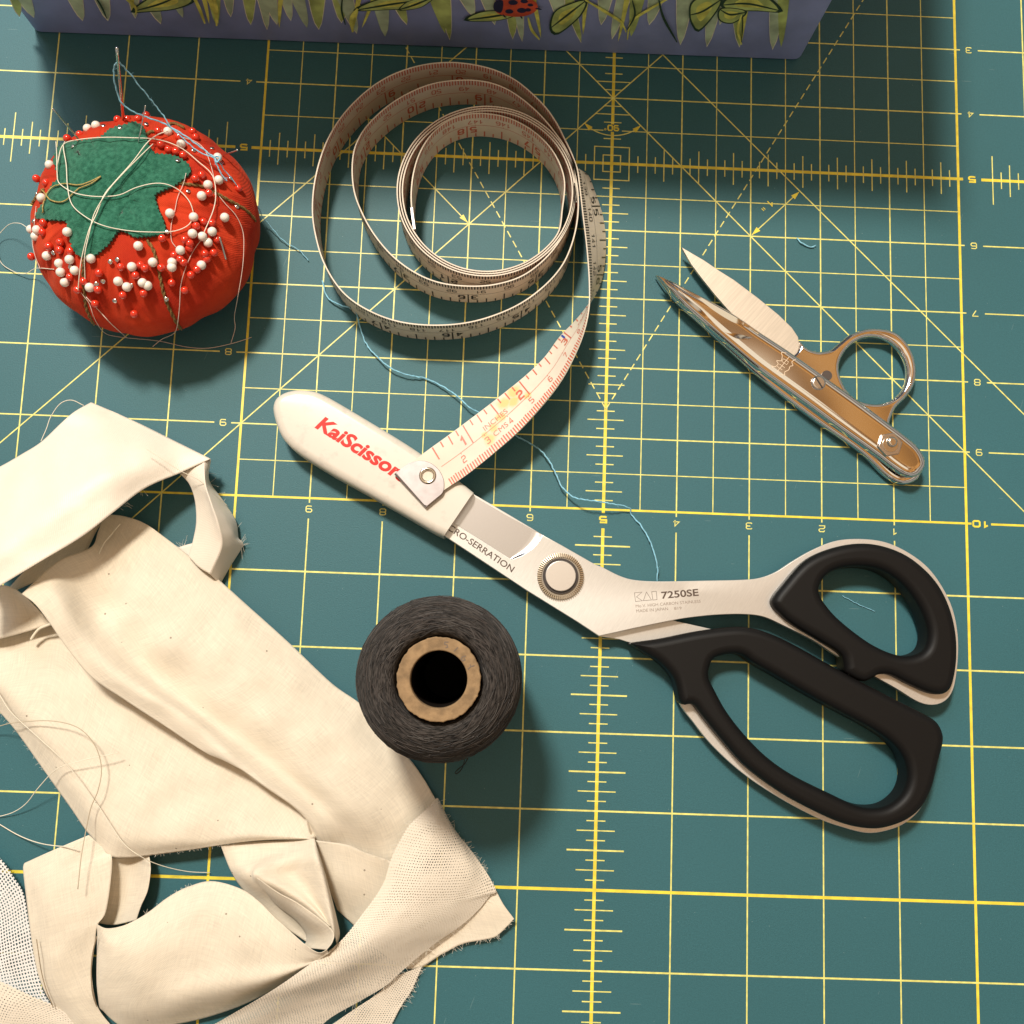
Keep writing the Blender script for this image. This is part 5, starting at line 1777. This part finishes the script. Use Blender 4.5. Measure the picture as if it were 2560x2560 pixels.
    for k, pl in enumerate(([(1048, 600), (1012, 600), (1010, 618), (1035, 628), (1040, 648), (1020, 655)], [(1140, 650), (1100, 690)], [(1215, 735), (1185, 742), (1170, 765), (1185, 782), (1208, 772), (1200, 755)], [(1235, 862), (1262, 838), (1300, 826)], [(1262, 838), (1258, 815)])):
        L, fs = ribbon2([P(*C7(*p), zt).xy for p in pl], .3 * MM)
        pm.add([Vector((p.x, p.y, (zt + k * .005) * MM)) for p in L], fs)
    pm.build('pencil_marks', M('pencil', (.15, .11, .08), rough=.7), tb, smooth=False, uv=False)
    # loose loop at the foot
    q = cr([P(*C7(1235, 1720), 9), P(*C7(1205, 1775), 6), P(*C7(1150, 1820), 4), P(*C7(1112, 1860), 3), P(*C7(1128, 1870), 3), P(*C7(1165, 1840), 3), P(*C7(1190, 1790), 5), P(*C7(1200, 1740), 8), P(*C7(1180, 1690), 12)], 50)
    l = MB(); tube(l, q, .17 * MM, 6)
    l.build('thread_loop', M('loop_black', (.012, .014, .014), rough=.7), root, uv=False)


build_spool()
# ------------------------------------------------------------------ cloth strips
def cloth_mat(name, col, warm, weave=0.5, bump=.35, satin=False, specks=True):
    m = M(name, col, rough=.46 if satin else .62, sheen=.25, spec=.5 if satin else .3)
    t = m.node_tree; b = t.nodes['Principled BSDF']
    uvn = N(t, 'ShaderNodeUVMap', uv_map='uv'); sp = N(t, 'ShaderNodeSeparateXYZ'); t.links.new(uvn.outputs[0], sp.inputs[0])
    tcn = N(t, 'ShaderNodeTexCoord')
    k = 2 * math.pi / weave
    wa = mth(t, 'SINE', mth(t, 'MULTIPLY', sp.outputs[0], k)); wb = mth(t, 'SINE', mth(t, 'MULTIPLY', sp.outputs[1], k))
    h = mth(t, 'MULTIPLY', wa, wb) if not satin else mth(t, 'SINE', mth(t, 'MULTIPLY', mth(t, 'ADD', sp.outputs[0], mth(t, 'MULTIPLY', sp.outputs[1], .5)), k))
    # slubs: noise stretched along both thread directions
    sl = []
    for sc_ in ((.16, 2.0, 1), (2.0, .16, 1)):
        mp = N(t, 'ShaderNodeMapping'); mp.inputs['Scale'].default_value = sc_; t.links.new(uvn.outputs[0], mp.inputs[0])
        n_ = N(t, 'ShaderNodeTexNoise'); n_.inputs['Scale'].default_value = 1.0; n_.inputs['Detail'].default_value = 3; t.links.new(mp.outputs[0], n_.inputs['Vector']); sl.append(n_.outputs['Fac'])
    pz = N(t, 'ShaderNodeTexNoise'); pz.inputs['Scale'].default_value = .12; pz.inputs['Detail'].default_value = 2; t.links.new(uvn.outputs[0], pz.inputs['Vector'])
    slub = mth(t, 'ADD', mth(t, 'MULTIPLY', mth(t, 'SUBTRACT', mth(t, 'ADD', sl[0], sl[1]), 1.0), mth(t, 'MULTIPLY', pz.outputs['Fac'], 1.6)), 1.0)
    wr = N(t, 'ShaderNodeTexNoise'); wr.inputs['Scale'].default_value = .09; wr.inputs['Detail'].default_value = 4; t.links.new(uvn.outputs[0], wr.inputs['Vector'])
    f = mth(t, 'ADD', mth(t, 'MULTIPLY', slub, .05 if satin else .34), mth(t, 'MULTIPLY', wr.outputs['Fac'], .12))
    f = mth(t, 'ADD', f, .84 if satin else .57)
    vm = N(t, 'ShaderNodeVectorMath', operation='SCALE'); vm.inputs[0].default_value = col; t.links.new(f, vm.inputs['Scale'])
    last = vm.outputs[0]
    if specks:
        vo = N(t, 'ShaderNodeTexVoronoi'); vo.inputs['Scale'].default_value = 170; t.links.new(tcn.outputs['Object'], vo.inputs['Vector'])
        wn_ = N(t, 'ShaderNodeSeparateXYZ'); t.links.new(vo.outputs['Color'], wn_.inputs[0])
        sk = mth(t, 'MULTIPLY', mth(t, 'LESS_THAN', vo.outputs['Distance'], .055), mth(t, 'GREATER_THAN', wn_.outputs[0], .62))
        mx = N(t, 'ShaderNodeMix', data_type='RGBA'); t.links.new(mth(t, 'MULTIPLY', sk, .7), mx.inputs['Factor']); t.links.new(last, mx.inputs['A']); mx.inputs['B'].default_value = (.12, .07, .03, 1)
        last = mx.outputs['Result']
    t.links.new(last, b.inputs['Base Color'])
    hh = mth(t, 'ADD', mth(t, 'MULTIPLY', h, .5), mth(t, 'MULTIPLY', slub, .8))
    bp = N(t, 'ShaderNodeBump'); bp.inputs['Strength'].default_value = bump; bp.inputs['Distance'].default_value = .0003
    t.links.new(hh, bp.inputs['Height'])
    b2 = N(t, 'ShaderNodeBump'); b2.inputs['Strength'].default_value = .10; b2.inputs['Distance'].default_value = .0012
    w2 = N(t, 'ShaderNodeTexNoise'); w2.inputs['Scale'].default_value = .32; w2.inputs['Detail'].default_value = 5
    mp = N(t, 'ShaderNodeMapping'); mp.inputs['Scale'].default_value = (.8, 1.0, 1); t.links.new(uvn.outputs[0], mp.inputs[0]); t.links.new(mp.outputs[0], w2.inputs['Vector'])
    t.links.new(w2.outputs['Fac'], b2.inputs['Height']); t.links.new(bp.outputs[0], b2.inputs['Normal']); t.links.new(b2.outputs[0], b.inputs['Normal'])
    # light passing through the thin cloth
    tr = N(t, 'ShaderNodeBsdfTranslucent'); tr.inputs['Color'].default_value = (*warm, 1)
    ms = N(t, 'ShaderNodeMixShader'); ms.inputs[0].default_value = .10 if satin else .15
    out = [n for n in t.nodes if n.type == 'OUTPUT_MATERIAL'][0]
    t.links.new(b.outputs[0], ms.inputs[1]); t.links.new(tr.outputs[0], ms.inputs[2]); t.links.new(ms.outputs[0], out.inputs['Surface'])
    if satin: b.inputs['Anisotropic'].default_value = .5
    return m


def gauze_mat(name, col, pitch, open_):
    """open plain weave: real gaps between the threads"""
    m = M(name, col, rough=.8, sheen=.2, spec=.15)
    t = m.node_tree; b = t.nodes['Principled BSDF']
    uvn = N(t, 'ShaderNodeUVMap', uv_map='uv')
    nz = N(t, 'ShaderNodeTexNoise'); nz.inputs['Scale'].default_value = .55; nz.inputs['Detail'].default_value = 3; t.links.new(uvn.outputs[0], nz.inputs['Vector'])
    ad = N(t, 'ShaderNodeVectorMath', operation='MULTIPLY_ADD'); t.links.new(nz.outputs['Color'], ad.inputs[0]); ad.inputs[1].default_value = (.55, .55, 0); t.links.new(uvn.outputs[0], ad.inputs[2])
    sp = N(t, 'ShaderNodeSeparateXYZ'); t.links.new(ad.outputs[0], sp.inputs[0])
    def band(o):
        fr = mth(t, 'FRACT', mth(t, 'DIVIDE', o, pitch))
        return mth(t, 'ABSOLUTE', mth(t, 'SUBTRACT', fr, .5))          # 0 in the gap's middle, .5 on a thread
    bu = band(sp.outputs[0]); bv = band(sp.outputs[1])
    n2 = N(t, 'ShaderNodeTexNoise'); n2.inputs['Scale'].default_value = 2.2; t.links.new(uvn.outputs[0], n2.inputs['Vector'])
    n4 = N(t, 'ShaderNodeTexNoise'); n4.inputs['Scale'].default_value = .11; t.links.new(uvn.outputs[0], n4.inputs['Vector'])
    thr = mth(t, 'ADD', mth(t, 'ADD', open_ / 2 - .23, mth(t, 'MULTIPLY', n2.outputs['Fac'], .16)), mth(t, 'MULTIPLY', n4.outputs['Fac'], .30))
    hole = mth(t, 'MULTIPLY', mth(t, 'LESS_THAN', bu, thr), mth(t, 'LESS_THAN', bv, thr))
    t.links.new(mth(t, 'SUBTRACT', 1.0, hole), b.inputs['Alpha'])
    h = mth(t, 'MAXIMUM', bu, bv)
    bp = N(t, 'ShaderNodeBump'); bp.inputs['Strength'].default_value = .35; bp.inputs['Distance'].default_value = .0003
    t.links.new(h, bp.inputs['Height']); t.links.new(bp.outputs[0], b.inputs['Normal'])
    return m


MUS = cloth_mat('cream_muslin', (.86, .78, .635), (.85, .66, .42))
SAT = cloth_mat('cream_satin', (.88, .80, .68), (.85, .70, .52), weave=.6, bump=.16, satin=True, specks=False)
GZ = gauze_mat('cream_gauze', (.72, .65, .545), .84, .34)
GZ2 = gauze_mat('grey_white_gauze', (.74, .74, .73), .95, .50)


def R_(K, *pts): return [P(*K(p[0], p[1]), p[2]) for p in pts]


def und(amp, sc_, seed):
    def fn(p, u, v):
        e = min(1, 6 * min(v, 1 - v) + .15)
        z = noise.noise(Vector((p.x * sc_, p.y * sc_, seed))) * amp * e * MM
        return Vector((p.x, p.y, max(p.z + z, .25 * MM)))
    return fn


def cloth(name, patches, mat_, label, cat, th=.15, group=None):
    mb = MB(); off = 0
    for (rails, nu, nv, amp, seed) in patches:
        vs, fs, uv = patch(rails, nu, nv, und(amp, 90, seed))
        mb.add(vs, fs, 0, [(a + off * 3.7, b + off * 1.9) for a, b in uv]); off += 7
    o = mb.build(name, mat_, None, loc=mb.v[0])
    if th:
        sm = o.modifiers.new('thickness', 'SOLIDIFY'); sm.thickness = th * MM; sm.offset = 0
    tag(o, label, cat, group)
    return o


def fray(edges, n, lo, hi, mat_, label, r=.07, seed=1, z=None):
    """short loose fibres along cut edges: edges = list of (pointsA) world polylines with outward 2d hint"""
    rnd = random.Random(seed); mb = MB()
    for (pl, hint) in edges:
        q = cr(pl, 200)
        for k in range(n):
            i = rnd.randint(1, 197); p = q[i]; t = (q[i + 1] - q[i - 1]).normalized()
            nn = Vector((-t.y, t.x, 0))
            if nn.dot(Vector((hint[0], hint[1], 0))) < 0: nn = -nn
            d = (nn + t * rnd.uniform(-1.1, 1.1)).normalized(); ln = rnd.uniform(lo, hi) * MM
            bend = Vector((rnd.uniform(-1, 1), rnd.uniform(-1, 1), rnd.uniform(-.2, .6))) * ln * .35
            pts = [p - d * .6 * MM, p + d * ln * .4 + bend * .4, p + d * ln + bend]
            pts = [Vector((a.x, a.y, max(a.z, .2 * MM))) for a in pts]
            tube(mb, cr(pts, 6), r * MM, 4, cap=False)
    return mb


# satin strip: top sheet folding over at its upper right edge, then curling back down
sat = cloth('satin_strip', [
    ([R_(F1, (-150, 590, 9), (0, 515, 10), (100, 458, 11), (200, 395, 12), (300, 300, 12), (360, 250, 11), (440, 205, 7)),
      R_(F1, (-150, 790, 20), (0, 715, 21), (150, 620, 21), (320, 480, 19), (450, 365, 15), (640, 292, 7)),
      R_(F1, (-150, 1000, 26), (0, 920, 27), (200, 790, 27), (420, 640, 25), (640, 490, 20), (860, 400, 10)),
      R_(F1, (-150, 1180, 27), (0, 1090, 28), (200, 970, 28), (400, 850, 26), (545, 738, 23), (700, 620, 18), (870, 545, 14), (1016, 478, 13))], 110, 60, 1.2, 1),
    ([R_(F1, (440, 205, 7), (640, 292, 7), (860, 400, 9), (1016, 478, 13)), R_(F1, (438, 214, 4), (632, 302, 3), (850, 410, 4), (1008, 492, 9)), R_(F1, (420, 300, 4), (560, 400, 3), (760, 500, 4), (930, 540, 8))], 50, 10, .2, 2),
    ([R_(F1, (868, 548, 11), (915, 600, 10), (942, 680, 9), (948, 780, 8), (935, 860, 7), (912, 950, 6)),
      R_(F1, (930, 520, 12.5), (965, 610, 13), (1000, 690, 13), (1020, 790, 12), (1010, 890, 10), (960, 1000, 7)),
      R_(F1, (985, 492, 13), (992, 600, 15), (1022, 700, 16), (1055, 800, 15), (1070, 900, 12), (1015, 1035, 8))], 60, 24, .4, 3),
    ([R_(F1, (985, 492, 13), (992, 600, 15), (1022, 700, 16), (1055, 800, 15), (1070, 900, 12), (1015, 1035, 8)),
      R_(F1, (1008, 486, 11), (1005, 590, 11), (1055, 690, 11), (1105, 790, 10), (1120, 890, 8), (1040, 1060, 5)),
      R_(F1, (1019, 482, 8), (1010, 580, 5), (1078, 680, 3.5), (1138, 775, 3), (1152, 860, 2.5), (1174, 893, 2), (1110, 1000, 2), (1062, 1085, 2))], 70, 24, .4, 4),
    ([R_(F1, (860, 905, 2), (930, 885, 2), (1010, 880, 2)), R_(F1, (880, 960, 2), (940, 950, 2), (1010, 950, 2))], 10, 6, .1, 5)],
    SAT, 'cream satin strip folded over in the left of the photo, curling into a narrow loop', 'fabric strip')

mus = cloth('muslin_strip', [
    ([R_(F1, (105, 1130, 22), (170, 1180, 23), (240, 1270, 22), (330, 1400, 20), (440, 1530, 18), (600, 1640, 16), (800, 1770, 15), (1000, 1900, 14)) + R_(F2, (1300, 460, 13), (1430, 562, 13), (1560, 640, 12), (1690, 722, 11), (1735, 850, 10)),
      R_(F1, (190, 1046, 21), (300, 1180, 21), (400, 1340, 19), (530, 1480, 18), (700, 1600, 17), (900, 1730, 16)) + R_(F3, (30, 500, 15), (220, 640, 14), (370, 760, 12), (450, 880, 8), (480, 980, 2.5)),
      R_(F1, (300, 962, 17), (420, 1150, 12), (580, 1360, 12), (790, 1560, 10), (1030, 1740, 10)) + R_(F3, (130, 440, 9.5), (280, 560, 9), (430, 700, 9), (530, 800, 7.5), (600, 930, 4), (640, 1020, 1.5)),
      R_(F1, (440, 905, 13), (600, 1110, 11), (820, 1330, 13), (1060, 1530, 12), (1300, 1750, 12)) + R_(F3, (330, 420, 11), (500, 590, 11), (650, 730, 9), (770, 900, 5), (850, 1050, 1.5)),
      R_(F1, (470, 830, 10), (700, 980, 10), (950, 1190, 10), (1200, 1410, 10), (1450, 1620, 9)) + R_(F3, (470, 250, 9), (660, 430, 8.5), (810, 590, 7), (930, 800, 4), (1020, 980, 1.5)),
      R_(F1, (500, 745, 7), (600, 755, 7), (700, 790, 6.5), (800, 860, 5.5), (900, 935, 4.5), (1000, 1012, 4), (1200, 1190, 3.5), (1400, 1370, 3.5), (1600, 1560, 3.5), (1740, 1662, 3.5)) + R_(F3, (720, 222, 3.5), (860, 372, 3.5), (950, 442, 3.5), (1030, 552, 3.5), (1090, 655, 3.2), (1180, 820, 1.5))], 190, 90, 1.3, 11),
    ([R_(F1, (-100, 1352, 4), (0, 1342, 4), (150, 1300, 4), (330, 1300, 4), (540, 1500, 6), (840, 1690, 6), (1050, 1830, 6)) + R_(F2, (1350, 400, 6), (1620, 600, 6), (1775, 884, 8)),
      R_(F1, (-100, 1500, 6), (0, 1480, 6), (200, 1570, 6.5), (450, 1760, 8), (700, 1920, 9)) + R_(F2, (900, 520, 9), (1200, 700, 9), (1500, 800, 9), (1755, 888, 9.5)),
      R_(F2, (-120, -70, 7), (80, 110, 8), (330, 400, 9), (540, 690, 10), (760, 850, 11), (1100, 880, 10), (1400, 868, 10), (1752, 890, 10)),
      R_(F2, (-150, 0, 3), (0, 180, 3.5), (100, 300, 4), (270, 540, 4), (400, 722, 5), (480, 840, 5.5), (560, 935, 6.5), (622, 992, 7.5), (720, 998, 7), (840, 985, 7), (1060, 955, 7.5), (1320, 915, 8), (1500, 897, 9), (1745, 893, 10))], 150, 70, .9, 12),
    ([R_(F1, (-100, 1130, 12), (0, 1090, 12), (60, 1100, 13), (110, 1132, 16)), R_(F1, (-100, 1220, 7), (0, 1200, 8), (90, 1190, 9), (190, 1210, 10)), R_(F1, (-100, 1355, 9), (0, 1346, 9), (120, 1315, 9), (245, 1275, 9))], 30, 24, .6, 13),
    ([R_(F1, (380, 1000, 6), (440, 880, 6), (470, 820, 6), (520, 745, 6)), R_(F1, (200, 1060, 6), (260, 950, 6), (350, 860, 6), (450, 760, 6)), R_(F1, (0, 1150, 6), (80, 1060, 6), (180, 960, 6), (320, 860, 6))], 20, 16, .3, 19),
    # leaf-shaped lower loop
    ([R_(F2, (542, 1372, 11), (600, 1395, 12.5), (690, 1380, 12.5), (780, 1338, 11.5), (850, 1292, 10.5), (950, 1216, 9.5), (1060, 1160, 9), (1190, 1130, 9), (1350, 1172, 10), (1450, 1240, 11.5), (1540, 1330, 13.5), (1650, 1430, 15.5), (1725, 1495, 17), (1790, 1532, 18), (1835, 1515, 18)),
      R_(F2, (543, 1378, 10.5), (620, 1480, 14), (760, 1500, 15), (950, 1400, 15), (1180, 1300, 14), (1400, 1360, 14), (1600, 1490, 15), (1740, 1560, 16), (1838, 1522, 17.5)),
      R_(F2, (544, 1388, 9.5), (600, 1640, 12), (760, 1690, 14), (950, 1650, 14.5), (1150, 1600, 14), (1400, 1580, 14), (1600, 1590, 14.5), (1760, 1580, 15), (1842, 1530, 17)),
      R_(F2, (545, 1400, 8.5), (560, 1750, 8), (700, 1820, 10), (900, 1810, 12), (1150, 1765, 13), (1350, 1720, 13.5), (1550, 1670, 14), (1740, 1600, 14.5), (1846, 1535, 16.5)),
      R_(F2, (545, 1420, 7), (552, 1800, 4), (580, 1860, 3.5), (700, 1950, 3), (900, 1945, 3), (1120, 1905, 3), (1350, 1830, 4), (1550, 1730, 6), (1720, 1630, 9), (1850, 1545, 13), (1895, 1480, 14))], 150, 80, 1.0, 14),
    # folded knot to its right
    ([R_(F2, (1240, 930, 7), (1270, 1010, 6), (1300, 1080, 6), (1350, 1160, 5.5), (1430, 1245, 5), (1560, 1360, 4), (1720, 1470, 3)),
      R_(F2, (1420, 905, 6), (1385, 1010, 9), (1375, 1070, 11), (1420, 1130, 11), (1540, 1240, 7), (1650, 1340, 5), (1770, 1450, 3.5)),
      R_(F2, (1600, 898, 7), (1520, 985, 9), (1440, 1070, 15), (1480, 1120, 15.5), (1600, 1190, 15), (1720, 1270, 15), (1850, 1385, 16)),
      R_(F2, (1700, 894, 8.5), (1680, 990, 13), (1640, 1080, 12), (1700, 1160, 13), (1760, 1240, 14), (1810, 1310, 14.5), (1862, 1400, 16)),
      R_(F2, (1762, 890, 11), (1775, 990, 17), (1800, 1090, 17.5), (1825, 1190, 17.5), (1848, 1280, 17.5), (1868, 1360, 17.5), (1880, 1430, 17)),
      R_(F2, (1764, 892, 9), (1800, 1000, 13), (1840, 1140, 13), (1872, 1260, 13), (1896, 1360, 13), (1908, 1430, 12), (1893, 1490, 11))], 110, 70, .5, 15),
    ([R_(F2, (1445, 1112, 16), (1560, 1192, 16.5), (1650, 1240, 17), (1720, 1285, 17.5), (1800, 1345, 18), (1872, 1415, 18.5), (1868, 1470, 18.5), (1835, 1515, 18)),
      R_(F2, (1460, 1150, 12), (1560, 1225, 13), (1640, 1275, 14), (1700, 1320, 15), (1760, 1370, 15), (1815, 1430, 14), (1815, 1480, 13), (1780, 1510, 12)),
      R_(F2, (1480, 1190, 7), (1560, 1270, 7), (1640, 1330, 7), (1690, 1380, 7), (1720, 1430, 6), (1720, 1470, 5), (1700, 1490, 4), (1690, 1500, 3))], 60, 24, .3, 16)],
    MUS, 'long cream muslin strip heaped in folds across the lower left', 'fabric strip')

mus2 = cloth('muslin_strip', [
    ([R_(F2, (138, 1028, 7), (130, 1062, 7.5), (145, 1200, 8), (165, 1370, 8), (195, 1570, 7), (230, 1700, 6), (300, 1830, 4), (430, 1960, 3)),
      R_(F2, (300, 955, 9), (310, 1050, 10.5), (300, 1200, 11.5), (310, 1400, 11), (330, 1600, 10), (370, 1750, 8), (440, 1860, 6), (540, 1970, 4)),
      R_(F2, (500, 870, 7), (600, 960, 7), (630, 1000, 8), (618, 1160, 9), (592, 1310, 9.5), (547, 1380, 10), (530, 1500, 9), (515, 1640, 8), (530, 1770, 7), (562, 1860, 5), (650, 1970, 3))], 110, 44, .9, 21),
    ([R_(F2, (628, 1000, 5), (602, 1180, 4), (575, 1300, 3.5), (548, 1365, 4)), R_(F2, (735, 995, 2.5), (722, 1150, 2), (690, 1265, 2), (640, 1375, 3)),
      R_(F2, (838, 985, 6), (846, 1062, 7), (830, 1180, 7), (792, 1270, 6.5), (766, 1348, 6))], 50, 26, .4, 22)],
    MUS, 'short upright strip of pale muslin at the bottom left, its end curled behind', 'fabric strip')

tail = cloth('muslin_strip', [
    ([R_(F3, (425, 900, 8), (600, 925, 7.5), (700, 968, 7), (830, 1012, 6), (980, 1080, 5), (1200, 1100, 2), (1432, 1170, 2.5)),
      R_(F3, (480, 1110, 6), (600, 1150, 6), (750, 1200, 5), (900, 1260, 2), (1100, 1300, 2), (1300, 1250, 3.5), (1480, 1260, 4)),
      R_(F3, (545, 1290, 2), (640, 1378, 2), (760, 1500, 2), (960, 1625, 1.5), (1130, 1543, 2), (1250, 1482, 2.5), (1390, 1455, 3), (1450, 1432, 3), (1540, 1342, 4))], 110, 40, .6, 31)],
    MUS, 'flat muslin strip under the gauze, its frayed end pointing right', 'fabric strip')

gz = cloth('gauze_strip', [
    ([R_(F3, (1100, 665, 7), (1040, 730, 9), (940, 830, 10), (850, 1000, 10), (800, 1150, 10), (690, 1310, 11), (560, 1470, 13), (400, 1590, 15), (200, 1730, 15), (0, 1850, 12), (-200, 1960, 9), (-450, 2060, 7)),
      R_(F3, (1104, 664, 6), (1110, 760, 9), (1060, 920, 11), (1010, 1080, 12), (930, 1240, 13), (800, 1400, 14), (640, 1540, 15), (460, 1670, 15), (260, 1790, 12), (80, 1900, 10), (-100, 2010, 8)),
      R_(F3, (1108, 664, 6), (1170, 810, 7), (1240, 970, 8), (1270, 1110, 8.5), (1200, 1240, 9), (1060, 1370, 10), (900, 1490, 10.5), (720, 1620, 10), (520, 1750, 8), (320, 1870, 7), (120, 1990, 6)),
      R_(F3, (1113, 664, 5), (1200, 830, 4.5), (1330, 1000, 4.5), (1435, 1172, 5), (1402, 1212, 5), (1340, 1290, 5), (1240, 1380, 5), (1110, 1470, 5), (960, 1590, 5), (820, 1715, 5), (680, 1800, 4.5), (520, 1890, 4), (400, 1990, 3))], 150, 50, .6, 41),
    ([R_(F3, (1022, 1608, 2), (965, 1740, 1.6), (900, 1840, 1.6), (830, 1980, 1.2)), R_(F3, (880, 1660, 3), (760, 1770, 3), (640, 1850, 3), (480, 1960, 2))], 40, 20, .2, 42)],
    GZ, 'open-weave cream gauze strip running from the lower right of the pile to the bottom edge', 'fabric strip', th=0)
gz2 = cloth('gauze_scrap', [
    ([R_(F2, (-150, 880, 4), (0, 1000, 4.5), (80, 1110, 4.5), (134, 1205, 4), (165, 1380, 3.5), (200, 1580, 3), (260, 1780, 2.5), (420, 1960, 2)), R_(F2, (-200, 980, 3), (-60, 1200, 3.5), (0, 1400, 3), (0, 1600, 2.5), (60, 1800, 2), (140, 1990, 1.5)), R_(F2, (-260, 1100, 1.5), (-220, 1500, 1.5), (-200, 1990, 1))], 60, 30, .4, 51)],
    GZ2, 'greyish open gauze scrap at the left edge, bottom corner', 'fabric strip', th=0)
gz3 = cloth('gauze_scrap', [
    ([R_(F2, (-160, 1650, 6), (0, 1692, 6), (110, 1742, 5.5), (215, 1790, 5), (330, 1842, 4.5), (480, 1955, 4)), R_(F2, (-160, 1800, 6), (0, 1830, 6), (150, 1880, 5), (300, 1960, 4)), R_(F2, (-160, 2020, 4), (0, 2030, 4), (150, 2040, 3))], 50, 24, .4, 52)],
    GZ, 'cream open gauze scrap lying in the bottom left corner of the photo', 'fabric strip', th=0)

FIB = M('cotton_fibre', (.80, .74, .62), rough=.8, sheen=.3)
fr = fray([(R_(F3, (1113, 664, 5), (1200, 830, 4.5), (1330, 1000, 4.5), (1435, 1172, 5)), (1, .3)), (R_(F3, (1402, 1212, 5), (1240, 1380, 5), (1110, 1470, 5), (960, 1590, 5), (820, 1715, 5), (680, 1800, 4.5), (520, 1890, 4)), (.6, -1)),
           (R_(F3, (1100, 665, 7), (1040, 730, 9), (940, 830, 10), (850, 1000, 10)), (-1, .5)), (R_(F3, (1022, 1608, 2), (965, 1740, 1.6), (900, 1840, 1.6)), (1, -.3))], 34, .4, 1.9, FIB, '', r=.035)
o = fr.build('frayed_fibres', FIB, gz, uv=False)
fr = fray([(R_(F3, (1540, 1342, 4), (1450, 1432, 3), (1390, 1455, 3), (1250, 1482, 2.5), (1130, 1543, 2)), (.5, -1))], 38, .4, 1.9, FIB, '', r=.035, seed=4)
fr.build('frayed_end', FIB, tail, uv=False)
fr = fray([(R_(F3, (440, 905, 8), (600, 925, 7.6), (700, 968, 7.2), (830, 1012, 6.2)), (.3, 1))], 40, .3, 1.2, FIB, '', r=.035, seed=8)
fr.build('frayed_top_edge', FIB, tail, uv=False)
fr = fray([(R_(F1, (1019, 482, 8), (1010, 580, 5), (1078, 680, 3.5), (1138, 775, 3), (1174, 893, 2)), (1, 0)), (R_(F1, (1160, 880, 2), (1174, 893, 2), (1165, 905, 2)), (1, 0)), (R_(F1, (860, 905, 2), (900, 890, 2)), (0, 1)), (R_(F1, (545, 738, 16), (600, 690, 16), (700, 620, 15)), (.4, -1))], 9, .6, 3.5, FIB, '', r=.035, seed=5)
fr.build('frayed_fibres', FIB, sat, uv=False)
fr = fray([(R_(F2, (690, 1380, 12.5), (850, 1292, 10.5), (950, 1216, 9.5), (1060, 1160, 9), (1190, 1130, 9)), (-.3, 1)), (R_(F2, (840, 985, 7), (1060, 955, 7.5), (1320, 915, 8)), (0, -1)), (R_(F2, (0, 180, 3.5), (270, 540, 4), (480, 840, 5.5)), (-1, -.5)), (R_(F1, (105, 1130, 22), (190, 1046, 21), (300, 962, 17), (440, 905, 13)), (-1, 1))], 26, .3, 1.0, FIB, '', r=.03, seed=6)
fr.build('frayed_fibres', FIB, mus, uv=False)

# loose threads over the cloth
def lt(K, pts, r, mat_, label, n=70):
    q = cr([P(*K(p[0], p[1]), p[2]) for p in pts], n); mb = MB(); tube(mb, q, r * MM, 6)
    o = mb.build('loose_thread', mat_, None, uv=False, loc=q[0]); tag(o, label, 'thread', 'loose threads on the cloth pile')
lt(F2, [(-60, 275, 4), (0, 258, 6), (80, 240, 10), (250, 228, 13), (380, 245, 14), (470, 290, 15), (540, 380, 15), (570, 500, 15), (550, 620, 15), (510, 720, 14), (480, 860, 13), (455, 1000, 15), (437, 1175, 16)], .15, M('tan_thread', (.50, .42, .30), rough=.6), 'fine tan thread curving over the lower muslin and hanging down at left')
lt(F2, [(-60, 770, 1), (0, 765, 1), (80, 740, 2), (150, 690, 4), (220, 600, 8), (320, 500, 12), (450, 455, 14), (560, 430, 14.5), (665, 408, 14)], .14, TH_W, 'fine pale thread crossing the left edge of the lower muslin')
lt(F2, [(-30, 40, 9), (0, 85, 10), (60, 180, 12), (200, 310, 14), (380, 480, 14), (540, 690, 13), (680, 900, 13.5), (780, 985, 13), (900, 1040, 8), (1050, 1075, 3), (1180, 1082, 1)], .12, TH_W, 'long hair-fine thread running diagonally down the muslin to the mat')
lt(F2, [(-40, 790, 1), (0, 812, 1), (100, 870, 2), (200, 910, 4), (300, 930, 8), (420, 938, 12)], .16, TH_W, 'white thread lying on the mat beside the muslin, far left')
lt(F1, [(198, 392, 12), (225, 330, 10), (245, 275, 9), (290, 212, 10), (345, 194, 10), (405, 220, 9)], .14, TH_W, 'white thread looping above the satin strip at upper left', 40)
lt(F1, [(700, 425, 22), (800, 490, 20), (870, 535, 18), (960, 580, 16), (1040, 650, 10), (1100, 705, 5)], .10, TH_W, 'hair-fine thread across the folded corner of the satin strip', 50)
lt(F1, [(580, 790, 12), (540, 840, 13), (505, 880, 13.5), (478, 935, 14)], .2, TH_W, 'short kinked thread on the muslin below the satin', 30)
lt(F2, [(205, 1455, 11), (220, 1560, 11), (235, 1650, 9), (260, 1740, 8), (300, 1840, 6)], .13, M('brown_thread', (.30, .22, .13), rough=.7), 'brownish thread down the upright muslin strip', 40)
lt(F2, [(543, 1440, 12), (520, 1540, 10), (512, 1640, 9), (520, 1760, 8), (550, 1850, 5)], .2, M('brown_thread_b', (.28, .22, .15), rough=.7), 'brown thread in the gap right of the upright muslin strip', 40)
lt(F1, [(150, 1350, 9), (170, 1320, 9.5), (195, 1295, 10), (245, 1275, 11)], .5, TH_W, 'thick frayed end of thread beside the top muslin corner', 24)
